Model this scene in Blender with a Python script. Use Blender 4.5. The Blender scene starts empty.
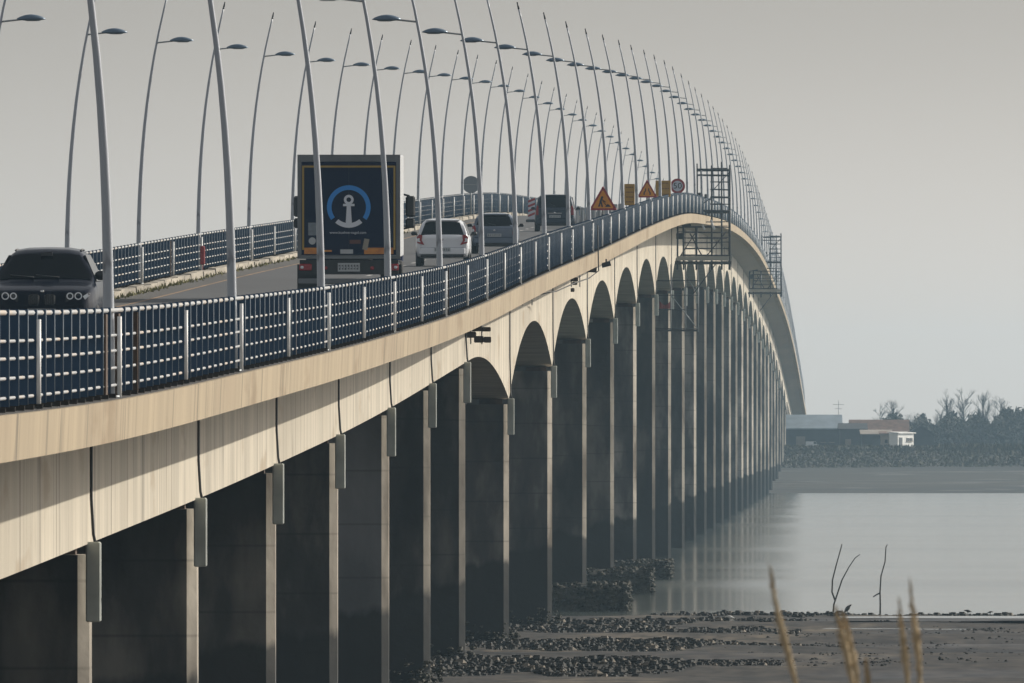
import bpy, math, random
from math import sin, cos, pi, radians, sqrt
from mathutils import Vector, Matrix
random.seed(7)
scene = bpy.context.scene
COL = scene.collection

# ------------------------------------------------------------------ camera constants
HC = 6.8            # camera height above the water
F = 17244.0         # focal length in pixels (a 600 mm telephoto)
X0, DX, Y0, DY = -4.638, 0.7977, 200.5, 39.5   # right railing line: lamp k stands at (X0+DX k, Y0+DY k)

# ------------------------------------------------------------------ mesh helper
class MB:
    def __init__(s): s.v = []; s.f = []; s.m = []; s.smooth = []
    def add(s, vs, fs, mi=0, smooth=False):
        o = len(s.v); s.v.extend(vs)
        for f in fs:
            s.f.append(tuple(i + o for i in f)); s.m.append(mi); s.smooth.append(smooth)
    def box(s, c, d, mi=0, M=None):
        x, y, z = d[0] / 2, d[1] / 2, d[2] / 2
        vs = [Vector((a * x, b * y, e * z)) for a in (-1, 1) for b in (-1, 1) for e in (-1, 1)]
        if M is not None: vs = [M @ v for v in vs]
        vs = [tuple(v + Vector(c)) for v in vs]
        s.add(vs, [(0, 1, 3, 2), (4, 6, 7, 5), (0, 4, 5, 1), (2, 3, 7, 6), (0, 2, 6, 4), (1, 5, 7, 3)], mi)
    def bbox(s, c, d, b=0.02, mi=0):
        """box with chamfered vertical and horizontal edges"""
        x, y, z = d[0] / 2, d[1] / 2, d[2] / 2
        rings = []
        for zz, ins in ((-z, b), (-z + b, 0), (z - b, 0), (z, b)):
            X, Y = x - ins, y - ins
            rings.append([(c[0] + p, c[1] + q, c[2] + zz) for p, q in
                          ((-X + b, -Y), (X - b, -Y), (X, -Y + b), (X, Y - b), (X - b, Y), (-X + b, Y), (-X, Y - b), (-X, -Y + b))])
        s.loft(rings, mi=mi)
    def loft(s, rings, close=True, caps=True, mi=0, smooth=False):
        n = len(rings[0]); vs = [tuple(p) for r in rings for p in r]; fs = []
        for i in range(len(rings) - 1):
            for j in range(n if close else n - 1):
                a = i * n + j; b = i * n + (j + 1) % n
                fs.append((a, b, b + n, a + n))
        if caps and close:
            fs.append(tuple(range(n))[::-1]); fs.append(tuple((len(rings) - 1) * n + j for j in range(n)))
        s.add(vs, fs, mi, smooth)
    def tube(s, pts, r, n=6, mi=0, caps=True, smooth=True):
        pts = [Vector(p) for p in pts]
        rs = r if isinstance(r, (list, tuple)) else [r] * len(pts)
        rings = []
        for i, p in enumerate(pts):
            d = (pts[min(i + 1, len(pts) - 1)] - pts[max(i - 1, 0)]).normalized()
            up = Vector((0, 0, 1)) if abs(d.z) < .9 else Vector((0, 1, 0))
            a = d.cross(up).normalized(); b = a.cross(d).normalized()
            rings.append([p + (a * cos(2 * pi * j / n) + b * sin(2 * pi * j / n)) * rs[i] for j in range(n)])
        s.loft(rings, caps=caps, mi=mi, smooth=smooth)
    def prism(s, poly, y0, y1, mi=0):
        """polygon in XZ extruded along Y"""
        s.loft([[(x, y0, z) for x, z in poly], [(x, y1, z) for x, z in poly]], mi=mi)
    def ball(s, c, r, n=8, m=6, mi=0):
        rings = []
        for i in range(1, m):
            t = pi * i / m
            rings.append([(c[0] + r[0] * sin(t) * cos(2 * pi * j / n), c[1] + r[1] * sin(t) * sin(2 * pi * j / n), c[2] - r[2] * cos(t)) for j in range(n)])
        s.loft(rings, mi=mi, smooth=True)
    def build(s, name, mats, parent=None, loc=(0, 0, 0)):
        me = bpy.data.meshes.new(name)
        me.from_pydata(s.v, [], s.f)
        if not isinstance(mats, (list, tuple)): mats = [mats]
        for m in mats: me.materials.append(m)
        if len(mats) > 1: me.polygons.foreach_set('material_index', s.m)
        me.polygons.foreach_set('use_smooth', s.smooth)
        me.update()
        import bmesh
        bm = bmesh.new(); bm.from_mesh(me); bmesh.ops.recalc_face_normals(bm, faces=bm.faces); bm.to_mesh(me); bm.free()
        o = bpy.data.objects.new(name, me); COL.objects.link(o); o.location = loc
        if parent is not None: o.parent = parent
        return o

def tag(o, label=None, cat=None, group=None, kind=None):
    if label: o['label'] = label
    if cat: o['category'] = cat
    if group: o['group'] = group
    if kind: o['kind'] = kind
    return o
def thing(name, label, cat, loc=(0, 0, 0), rz=0.0, group=None, sc=1.0):
    o = bpy.data.objects.new(name, None); COL.objects.link(o)
    o.location = loc; o.rotation_euler = (0, 0, rz); o.scale = (sc, sc, sc); o.empty_display_size = .2
    return tag(o, label, cat, group)
def copy_tree(o, parent=None):
    c = o.copy(); COL.objects.link(c); c.parent = parent
    for ch in o.children: copy_tree(ch, c)
    return c

# ------------------------------------------------------------------ materials
def mat(name, col, rough=.6, metal=0.0, var=0.0, scale=1.0, var_col=None, bump=0.0, bscale=8.0, stretch=(1, 1, 1), spec=.5, coat=0.0, detail=5.0, lo=.35, hi=.7):
    m = bpy.data.materials.new(name); m.use_nodes = True
    nt = m.node_tree; b = nt.nodes['Principled BSDF']
    b.inputs['Base Color'].default_value = (*col, 1); b.inputs['Roughness'].default_value = rough
    b.inputs['Metallic'].default_value = metal; b.inputs['Specular IOR Level'].default_value = spec
    b.inputs['Coat Weight'].default_value = coat
    tc = nt.nodes.new('ShaderNodeTexCoord'); mp = nt.nodes.new('ShaderNodeMapping')
    nt.links.new(tc.outputs['Object'], mp.inputs['Vector']); mp.inputs['Scale'].default_value = stretch
    if var_col is not None or var:
        n = nt.nodes.new('ShaderNodeTexNoise'); n.inputs['Scale'].default_value = scale; n.inputs['Detail'].default_value = detail
        nt.links.new(mp.outputs[0], n.inputs['Vector'])
        r = nt.nodes.new('ShaderNodeValToRGB'); r.color_ramp.elements[0].position = lo; r.color_ramp.elements[1].position = hi
        vc = var_col if var_col is not None else tuple(c * (1 - var) for c in col)
        r.color_ramp.elements[0].color = (*vc, 1); r.color_ramp.elements[1].color = (*col, 1)
        nt.links.new(n.outputs['Fac'], r.inputs['Fac']); nt.links.new(r.outputs['Color'], b.inputs['Base Color'])
    if bump:
        n2 = nt.nodes.new('ShaderNodeTexNoise'); n2.inputs['Scale'].default_value = bscale; n2.inputs['Detail'].default_value = 6
        nt.links.new(mp.outputs[0], n2.inputs['Vector'])
        bp = nt.nodes.new('ShaderNodeBump'); bp.inputs['Strength'].default_value = bump; bp.inputs['Distance'].default_value = .05
        nt.links.new(n2.outputs['Fac'], bp.inputs['Height']); nt.links.new(bp.outputs['Normal'], b.inputs['Normal'])
    return m
def nd(m, t): return m.node_tree.nodes.new(t)
def lk(m, a, b): m.node_tree.links.new(a, b)
def ramp(m, fac, stops):
    r = nd(m, 'ShaderNodeValToRGB'); e = r.color_ramp.elements
    e[0].position, e[0].color = stops[0][0], (*stops[0][1], 1); e[1].position, e[1].color = stops[-1][0], (*stops[-1][1], 1)
    for p, c in stops[1:-1]:
        q = e.new(p); q.color = (*c, 1)
    lk(m, fac, r.inputs['Fac']); return r.outputs['Color']
def noise(m, scale, stretch=(1, 1, 1), detail=5.0, coord='Object'):
    tc = nd(m, 'ShaderNodeTexCoord'); mp = nd(m, 'ShaderNodeMapping'); n = nd(m, 'ShaderNodeTexNoise')
    lk(m, tc.outputs[coord], mp.inputs['Vector']); mp.inputs['Scale'].default_value = stretch
    lk(m, mp.outputs[0], n.inputs['Vector']); n.inputs['Scale'].default_value = scale; n.inputs['Detail'].default_value = detail
    return n.outputs['Fac']
def mix(m, fac, a, b, mode='MIX'):
    x = nd(m, 'ShaderNodeMix'); x.data_type = 'RGBA'; x.blend_type = mode
    if isinstance(fac, float): x.inputs[0].default_value = fac
    else: lk(m, fac, x.inputs[0])
    for s, i in ((a, 6), (b, 7)):
        if isinstance(s, tuple): x.inputs[i].default_value = (*s, 1)
        else: lk(m, s, x.inputs[i])
    return x.outputs[2]

def concrete(name, base, dark, joint=0.0, streak=.35):
    """weathered board-marked concrete: long drips down the face, blotches, thin casting joints"""
    m = mat(name, base, .85, bump=.25, bscale=3.0)
    b = m.node_tree.nodes['Principled BSDF']
    drip = ramp(m, noise(m, 1.0, (.9, .8, .10), 7.0), [(.38, tuple(c * (1 - streak) for c in base)), (.58, base), (.75, tuple(min(1, c * 1.08) for c in base))])
    blot = noise(m, .22, (1, .35, 1.6), 6.0)
    c = mix(m, ramp(m, blot, [(.45, (0, 0, 0)), (.68, (.75, .75, .75))]), drip, dark)
    for fr, zz, wdt, am in ((.37, .035, .012, .62), (.9, .06, .010, .42)):       # thin dark run-off lines, irregularly spaced
        ln = ramp(m, noise(m, 1.0, (.05, fr, zz), 3.0), [(.5 - wdt, (0, 0, 0)), (.5, (am,) * 3), (.5 + wdt, (0, 0, 0))])
        c = mix(m, ln, c, tuple(x * .28 for x in base))
    c = mix(m, ramp(m, noise(m, 1.0, (.3, .16, .9), 8.0), [(.58, (0, 0, 0)), (.66, (.5, .5, .5)), (.72, (.65, .65, .65))]), c, (base[0] * .55, base[1] * .47, base[2] * .38))
    if joint:
        tc = nd(m, 'ShaderNodeTexCoord'); sx = nd(m, 'ShaderNodeSeparateXYZ'); lk(m, tc.outputs['Object'], sx.inputs[0])
        md = nd(m, 'ShaderNodeMath'); md.operation = 'PINGPONG'; md.inputs[1].default_value = joint / 2; lk(m, sx.outputs['Y'], md.inputs[0])
        lt = nd(m, 'ShaderNodeMath'); lt.operation = 'LESS_THAN'; lt.inputs[1].default_value = .17; lk(m, md.outputs[0], lt.inputs[0])
        rn = ramp(m, noise(m, .13, (1, 1, .3), 2.0), [(.42, (0, 0, 0)), (.6, (.7, .7, .7))])
        mu = nd(m, 'ShaderNodeMath'); mu.operation = 'MULTIPLY'; lk(m, lt.outputs[0], mu.inputs[0]); lk(m, rn, mu.inputs[1])
        c = mix(m, mu.outputs[0], c, tuple(x * .35 for x in base))
    lk(m, c, b.inputs['Base Color'])
    return m
M = {}
M['web'] = concrete('web_concrete', (.50, .45, .36), (.36, .32, .25), joint=5.3, streak=.24)
M['fascia'] = concrete('fascia_concrete', (.335, .268, .175), (.26, .20, .13), joint=7.9, streak=.13)
M['soffit'] = mat('soffit_concrete', (.42, .37, .30), .9, var=.35, scale=.6, stretch=(1, 2.5, 1))
# pier concrete: pale ends, broad faces stained and with their shade painted in; black weed below the tide mark
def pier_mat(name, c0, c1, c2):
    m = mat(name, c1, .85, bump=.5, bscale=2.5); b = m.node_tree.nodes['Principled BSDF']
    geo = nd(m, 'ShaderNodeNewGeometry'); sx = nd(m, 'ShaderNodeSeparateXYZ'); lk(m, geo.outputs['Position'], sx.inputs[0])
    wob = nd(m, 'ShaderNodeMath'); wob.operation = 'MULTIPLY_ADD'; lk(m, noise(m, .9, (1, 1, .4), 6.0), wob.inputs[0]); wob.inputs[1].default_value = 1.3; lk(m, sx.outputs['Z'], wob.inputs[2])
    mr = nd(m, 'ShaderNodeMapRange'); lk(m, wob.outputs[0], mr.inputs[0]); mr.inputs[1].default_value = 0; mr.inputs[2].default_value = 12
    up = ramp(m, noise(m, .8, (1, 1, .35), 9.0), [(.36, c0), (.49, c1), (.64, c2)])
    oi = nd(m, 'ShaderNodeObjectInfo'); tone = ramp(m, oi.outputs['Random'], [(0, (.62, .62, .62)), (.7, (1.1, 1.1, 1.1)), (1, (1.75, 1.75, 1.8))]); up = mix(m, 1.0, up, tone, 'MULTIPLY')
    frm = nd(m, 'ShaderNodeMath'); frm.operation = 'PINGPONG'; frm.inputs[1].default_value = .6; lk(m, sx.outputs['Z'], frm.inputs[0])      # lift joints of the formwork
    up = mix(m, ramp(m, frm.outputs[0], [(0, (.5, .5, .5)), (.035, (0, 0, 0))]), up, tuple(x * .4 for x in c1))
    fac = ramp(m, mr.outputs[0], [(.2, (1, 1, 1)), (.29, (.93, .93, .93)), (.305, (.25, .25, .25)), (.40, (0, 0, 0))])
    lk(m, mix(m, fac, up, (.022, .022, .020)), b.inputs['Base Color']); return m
M['pier'] = pier_mat('pier_concrete', (.15, .125, .095), (.36, .32, .26), (.50, .45, .37))
M['pier_face'] = pier_mat('pier_shaded_stained_face', (.026, .025, .024), (.06, .057, .052), (.20, .185, .16))
M['pier_clean'] = pier_mat('pier_cleaner_face', (.12, .125, .13), (.17, .172, .175), (.22, .22, .22))
M['weed'] = mat('weed_crust', (.075, .07, .05), .9, var=.7, scale=3.0, bump=1.0, bscale=5)
M['steel'] = mat('galvanised_steel', (.33, .35, .36), .5, .3, var=.2, scale=3)
M['drain'] = mat('drain_cover_zinc', (.58, .62, .57), .55, .1, var=.3, scale=2.0)
M['pipe'] = mat('black_pipe', (.025, .024, .022), .6)
M['rust'] = mat('rusty_steel', (.085, .05, .03), .85, var=.5, scale=5)
M['rail_blue'] = mat('blue_grey_paint', (.036, .082, .155), .65, var=.35, scale=2.0, spec=.25)
M['rail_edge'] = mat('blue_grey_edge', (.22, .28, .34), .6, var=.3, scale=3.0)
M['foot'] = mat('baluster_foot', (.03, .026, .022), .9)
M['post_white'] = mat('post_paint', (.78, .79, .78), .45, var_col=(.45, .36, .27), scale=2.2, lo=.27, hi=.36)
M['rail_white'] = mat('white_rail_paint', (.32, .33, .335), .6, var_col=(.40, .34, .28), scale=1.3, stretch=(1, .5, 1), lo=.33, hi=.5)
M['pole'] = mat('lamp_pole_paint', (.34, .365, .40), .36, .1, var_col=(.07, .075, .08), scale=1.0, stretch=(2, 2, .9), lo=.33, hi=.375, detail=3.0)
M['lamp'] = mat('lamp_housing', (.10, .15, .21), .35, .2)
M['lamp_glass'] = mat('lamp_lens', (.25, .28, .3), .2)
M['dark'] = mat('dark_plastic', (.012, .013, .015), .5)
M['tyre'] = mat('tyre_rubber', (.014, .014, .015), .85)
M['rim'] = mat('alloy_rim', (.35, .36, .38), .35, .8)
M['glass'] = mat('car_glass', (.006, .009, .012), .15, spec=.14)
M['chrome'] = mat('chrome', (.6, .6, .6), .15, 1.0)
M['red_lens'] = mat('red_lens', (.28, .012, .015), .2)
M['amber'] = mat('amber_lens', (.55, .16, .02), .3)
M['clear_lens'] = mat('clear_lens', (.72, .75, .78), .12)
M['plate'] = mat('number_plate', (.42, .44, .45), .5)
M['plate_ink'] = mat('plate_ink', (.08, .09, .10), .6)
M['white_paint'] = mat('white_car_paint', (.72, .74, .77), .28, coat=.5, var=.05, scale=2)
M['blue_paint'] = mat('slate_blue_car_paint', (.11, .14, .19), .35, .2, coat=.4)
M['navy_paint'] = mat('midnight_car_paint', (.001, .003, .011), .22, .0, coat=.0, spec=.07)
M['suv_glass'] = mat('suv_glass', (.003, .004, .006), .1, spec=.04)
M['van_paint'] = mat('dark_blue_paint', (.022, .034, .055), .35, .1, coat=.2, spec=.3)
M['asphalt'] = mat('asphalt', (.065, .066, .068), .85, var=.3, scale=.25, stretch=(1, .15, 1), bump=.2, bscale=20)
M['shoulder'] = mat('worn_shoulder_asphalt', (.075, .068, .058), .9, var=.35, scale=.4, stretch=(1, .15, 1))
M['kerb'] = mat('pale_kerb_concrete', (.38, .34, .27), .9, var=.5, scale=.6, stretch=(1, .3, 1))
M['line_white'] = mat('worn_white_marking', (.48, .47, .44), .8, var=.4, scale=1.0)
M['line_tan'] = mat('worn_tan_marking', (.30, .19, .10), .8, var=.5, scale=.5)
M['grass_dry'] = mat('kerb_grass', (.16, .15, .05), .9)

# ------------------------------------------------------------------ bridge geometry
KZ = [(-4, 6.35), (-2, 6.75), (0, 7.25), (1, 7.70), (2, 8.18), (3, 8.71), (4, 9.28), (5, 9.93), (6, 10.64), (7, 11.35), (8, 12.03), (9, 12.71), (10, 13.41),
      (11, 14.12), (12, 14.83), (13.4, 15.80), (15, 16.86), (16.7, 17.86), (18.6, 18.74), (21.2, 19.84), (24.5, 21.02), (28.4, 21.95), (33.5, 22.40), (39.4, 21.72), (44, 20.9), (48.9, 19.3), (54.9, 16.1), (61.2, 11.9), (64, 10.0), (67, 8.0)]
def _spline(P):
    n = len(P); x = [p[0] for p in P]; y = [p[1] for p in P]
    h = [x[i + 1] - x[i] for i in range(n - 1)]; a = [0] * n; l = [1] * n; mu = [0] * n; z = [0] * n; c = [0] * n
    for i in range(1, n - 1): a[i] = 3 * (y[i + 1] - y[i]) / h[i] - 3 * (y[i] - y[i - 1]) / h[i - 1]
    for i in range(1, n - 1):
        l[i] = 2 * (x[i + 1] - x[i - 1]) - h[i - 1] * mu[i - 1]; mu[i] = h[i] / l[i]; z[i] = (a[i] - h[i - 1] * z[i - 1]) / l[i]
    bb = [0] * n; d = [0] * n
    for j in range(n - 2, -1, -1):
        c[j] = z[j] - mu[j] * c[j + 1]; bb[j] = (y[j + 1] - y[j]) / h[j] - h[j] * (c[j + 1] + 2 * c[j]) / 3; d[j] = (c[j + 1] - c[j]) / (3 * h[j])
    def f(t):
        j = 0
        while j < n - 2 and t > x[j + 1]: j += 1
        q = t - x[j]
        return y[j] + bb[j] * q + c[j] * q * q + d[j] * q ** 3
    return f
zdeck = _spline(KZ)
K0, K1 = -3.0, 66.0
W = 9.6                     # distance between the two railings
UW0, UW1 = 1.9, 7.7         # webs of the box girder
def P(k, u, dz=0.0):
    return (X0 + DX * k - u, Y0 + DY * k, zdeck(k) + dz)
def frange(a, b, st):
    n = max(1, int(math.ceil((b - a) / st - 1e-6)))
    return [a + (b - a) * i / n for i in range(n + 1)]
SMALL = [-1.01, -.04, .93, 1.9, 2.83, 3.77, 4.73, 5.67, 6.62]
MAIN = [8.08]
while MAIN[-1] < 56: MAIN.append(9.92 if len(MAIN) == 1 else MAIN[-1] + 1.883)
TAIL = [MAIN[-1] + 1.4 + .955 * i for i in range(6)]
PIERS = SMALL + MAIN + TAIL
DS, DP = 2.35, 4.2
def depth(k):
    if k <= SMALL[-1] or k >= TAIL[0]: return DS
    if k < MAIN[0]:
        v = (k - SMALL[-1]) / (MAIN[0] - SMALL[-1]); return 2.3 + .05 * (1 - v) + (DP - 2.3) * max(0, (v - .12) / .88) ** 2.0
    if k > MAIN[-1]:
        v = (TAIL[0] - k) / (TAIL[0] - MAIN[-1]); return DS + (DP - DS) * v * v
    for a, bq in zip(MAIN[:-1], MAIN[1:]):
        if a <= k <= bq:
            v = 2 * (k - a) / (bq - a) - 1; return 2.25 + (DP - 2.25) * abs(v) ** 2.1
    return DS
KS = sorted(set([round(k, 4) for k in frange(K0, 8, .1) + frange(8, 30, .1) + frange(30, K1, .2)] + [round(k, 4) for k in PIERS]))

bridge = thing('road_bridge', 'long concrete road bridge on tall piers curving over the estuary', 'bridge', (0, 0, 0))
FH = .49
mb = MB()   # edge beams
mb.loft([[P(k, -.20, -.02), P(k, -.18, -FH), P(k, .28, -FH - .03), P(k, .28, -.02)] for k in KS]); mb.build('edge_beam', M['fascia'], bridge)
mb = MB()
mb.loft([[P(k, W + .20, -.02), P(k, W + .18, -FH), P(k, W - .20, -FH - .03), P(k, W - .20, -.02)] for k in KS]); mb.build('edge_beam', M['fascia'], bridge)
mb = MB()   # deck slab with tapering cantilevers
mb.loft([[P(k, .285, -.16), P(k, .285, -.40), P(k, UW0 - .02, -.66), P(k, UW1 + .02, -.66), P(k, W - .205, -.40), P(k, W - .205, -.16)] for k in KS]); mb.build('deck_slab', M['soffit'], bridge)
mb = MB()   # box girder: webs and haunched soffit
rings = [[P(k, UW0, -.665), P(k, UW0, -depth(k)), P(k, UW1, -depth(k)), P(k, UW1, -.665)] for k in KS]
for i in range(len(rings) - 1):
    a, c = rings[i], rings[i + 1]
    mb.add([a[0], a[1], c[1], c[0]], [(0, 1, 2, 3)], 0); mb.add([a[1], a[2], c[2], c[1]], [(0, 1, 2, 3)], 1); mb.add([a[2], a[3], c[3], c[2]], [(0, 1, 2, 3)], 0)
mb.add(rings[0], [(0, 1, 2, 3)], 0); mb.add(rings[-1], [(0, 1, 2, 3)], 0)
mb.build('box_girder', [M['web'], M['soffit']], bridge)

def ground_z(y):
    pts = [(-200, 5.1), (55, 5.1), (100, .8), (470, .62), (560, .35), (620, .12), (655, -.03), (700, -.4), (1900, -.4), (2022, -.02), (2150, .8), (2300, 1.8), (2375, 2.4), (2420, 4.9), (2450, 5.0), (6500, 5.0)]
    for (a, za), (b_, zb) in zip(pts[:-1], pts[1:]):
        if a <= y <= b_: return za + (zb - za) * (y - a) / (b_ - a)
    return 5.0
def rock(s, c, r, mi):
    vs = []
    for i in range(-1, 2):
        for j in range(5):
            a = 2 * pi * j / 5 + i * .5; q = (1 if i == 0 else .55) * random.uniform(.7, 1.25)
            vs.append((c[0] + r * q * cos(a), c[1] + r * q * sin(a), c[2] + r * .55 * i))
    fs = [(i * 5 + j, i * 5 + (j + 1) % 5, (i + 1) * 5 + (j + 1) % 5, (i + 1) * 5 + j) for i in range(2) for j in range(5)] + [(0, 4, 3, 2, 1), (10, 11, 12, 13, 14)]
    s.add(vs, fs, mi)
random.seed(3)
for i, k in enumerate(PIERS):
    zt = zdeck(k) - depth(k) - .16; px, py, _ = P(k, 0)
    pr = MB(); th, ch = .8, .16
    def ring(z, e=0.0):
        x0, x1, t = px - UW1 - e, px - UW0 + e, th + e
        return [(x0 + ch, py - t, z), (x1 - ch, py - t, z), (x1, py - t + ch, z), (x1, py + t - ch, z), (x1 - ch, py + t, z), (x0 + ch, py + t, z), (x0, py + t - ch, z), (x0, py - t + ch, z)]
    pr.loft([ring(-2.0), ring(zt - .9), ring(zt - .45), ring(zt)])
    pr.m = [1 if abs((Vector(pr.v[f[1]]) - Vector(pr.v[f[0]])).cross(Vector(pr.v[f[2]]) - Vector(pr.v[f[0]])).normalized().y) > .9 else 0 for f in pr.f]  # broad faces take the darker colour that has shade painted in
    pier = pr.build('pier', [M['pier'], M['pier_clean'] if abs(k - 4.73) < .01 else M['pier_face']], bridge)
    for uu in (UW0 + .55, UW1 - .55):
        bm_ = MB(); bm_.box((px - uu, py, zt + .08), (.7, .9, .16)); bm_.build('bearing', M['rust'], pier)
    if k < 52:      # drain channel on the pier head, with the pipe that feeds it
        d = MB(); wz = zdeck(k) - depth(k)
        d.bbox((px - UW0 + .06, py - th - .10, wz - .53), (.21, .19, 1.10), .02)
        d.box((px - UW0 + .135, py - th - .10, wz - .78), (.06, .1, .05))
        d.build('drain_channel', M['drain'], pier)
        d = MB(); zt2 = zdeck(k) - FH - .1
        d.tube([(px - UW0 + .03, py - th - .1, zt2), (px - UW0 + .03, py - th - .1, zt2 - (zt2 - wz) * .65), (px - UW0 + .06, py - th - .1, wz + .12), (px - UW0 + .09, py - th - .1, wz - .02)], .022, 6)
        d.build('drainpipe', M['pipe'], pier)
        d = MB()
        for q in range(3): d.box((px - UW0 + .02 + .05 * random.random(), py - th - .04, zt - .15 - .33 * q), (.13, .10, .07))
        d.build('pipe_bracket', M['rust'], pier)
    if k > 10.5:     # weed-covered footing that shows at low water
        g = MB(); nn = 30; ex = 1.55 if k > 11 else .7
        zt_f = .95 if k < 14 else (.75 if k < 16.5 else -.25)
        rr = []
        for zz, e in ((-1.5, 0), (zt_f - 1.0, .05), (zt_f - .75, .0), (zt_f - .5, .06), (zt_f - .3, .0), (zt_f - .12, -.05), (zt_f + .04, -.35), (zt_f + .06, -.8)):
            ringp = []
            hx, hy = (UW1 - UW0) / 2 + ex + e, 1.9 + e
            cx = px - (UW0 + UW1) / 2
            for j in range(nn * 4):
                sd, t = divmod(j, nn); t = t / nn * 2 - 1
                q = [(t, -1), (1, t), (-t, 1), (-1, -t)][sd]
                ringp.append((cx + q[0] * hx + random.uniform(-.07, .07), py + q[1] * hy + random.uniform(-.07, .07), zz + random.uniform(-.06, .06)))
            rr.append(ringp)
        g.loft(rr); ft = g.build('footing', M['weed'], pier)
        if k < 16.8:
            g = MB(); cx = px - (UW0 + UW1) / 2; hx = (UW1 - UW0) / 2 + ex
            for q in range(1100):
                side = random.random()
                if side < .45: c3 = (cx + random.uniform(-.2, 1) * hx, py - 1.9 + random.uniform(-.05, .05), random.uniform(-.2, zt_f))
                elif side < .75: c3 = (cx + random.uniform(.3, 1.02) * hx, py + random.uniform(-1.9, 1.9), zt_f + random.uniform(-.02, .14))
                else: c3 = (cx + hx + random.uniform(-.05, .12), py + random.uniform(-1.9, 1.9), random.uniform(-.3, zt_f + .05))
                rock(g, c3, random.choice([.04, .06, .08, .11, .15]), 0)
            tag(g.build('weed_clumps', M['weed'], ft), kind='stuff')
    else:
        g = MB()
        for q in range(260):
            xx = px - UW0 + (random.uniform(-5.5, .25) if q % 3 else random.uniform(-.5, .3)); yy = py - th - abs(random.gauss(0, .25)) if xx < px - UW0 - .05 else py + random.uniform(-th - .3, th)
            rock(g, (xx, yy, ground_z(py) + abs(random.gauss(-.05, .22))), random.choice([.03, .05, .07, .10]), 0)
        tag(g.build('weed_skirt', M['weed'], pier), kind='stuff')
ab = MB(); k = K0; ab.box((P(k, W / 2)[0], P(k, 0)[1] + 1.5, zdeck(k) - 3.4), (8, 3, 5.4)); ab.build('abutment', M['pier'], bridge)
ab = MB(); k = K1; ab.box((P(k, W / 2)[0], P(k, 0)[1] - 1.5, zdeck(k) - 3.9), (8, 3, 6.4)); ab.build('abutment', M['pier'], bridge)

# road surface (setting)
KR = frange(K0, K1, .2)
def strip(name, u0, u1, dz, m_, thick=None, krange=None, kind='structure'):
    s = MB(); kr = krange or KR
    if thick: s.loft([[P(k, u0, dz), P(k, u1, dz), P(k, u1, dz - thick), P(k, u0, dz - thick)] for k in kr])
    else: s.loft([[P(k, u0, dz), P(k, u1, dz)] for k in kr], close=False, caps=False)
    o = s.build(name, m_)
    if kind: o['kind'] = kind
    return o
strip('road', 1.2, 8.25, -.12, M['asphalt'])
strip('road_shoulder', 8.25, W - .22, -.124, M['shoulder'])
strip('pavement', -.14, 1.2, -.012, M['foot'], .14)
s = MB(); random.seed(5); k = K0; rr = []
while k < K1:                                   # kerb stones along the foot of the left railing, some chipped or sunken
    ln = .11; dz = random.uniform(-.02, .03); du = random.uniform(-.03, .02)
    s.loft([[P(q, W - .22 - .24 + du, -.12), P(q, W - .22 - .22 + du, .03 + dz), P(q, W - .23, .04 + dz), P(q, W - .23, -.12)] for q in (k, k + ln - .006)]); k += ln
tag(s.build('kerb', M['kerb']), kind='structure')
s = MB()
for q in range(-2 * 10, 60 * 10):
    kk = q / 10 * 1.0
    if q % 3 == 0:
        s.loft([[P(kk + t, 4.78, -.116), P(kk + t, 4.90, -.116)] for t in (0, .05, .1)], close=False, caps=False)
tag(s.build('centre_line', M['line_white']), kind='structure')
strip('edge_line', 8.16, 8.28, -.116, M['line_tan'])
strip('edge_line', 1.55, 1.67, -.116, M['line_white'])
s = MB(); random.seed(11)
for q in range(900):
    kk = random.choice([random.uniform(3.5, 6.5), random.uniform(3.5, 9), random.uniform(3, 12)]); p = P(kk, W - .48 - abs(random.gauss(0, .10)), -.12); h = random.uniform(.04, .13)
    a = random.uniform(0, pi); dx, dy = cos(a) * .03, sin(a) * .03
    s.add([(p[0] - dx, p[1] - dy, p[2]), (p[0] + dx, p[1] + dy, p[2]), (p[0] + random.uniform(-.06, .06), p[1], p[2] + h)], [(0, 1, 2)])
tag(s.build('kerb_grass', M['grass_dry']), kind='stuff')

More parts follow.
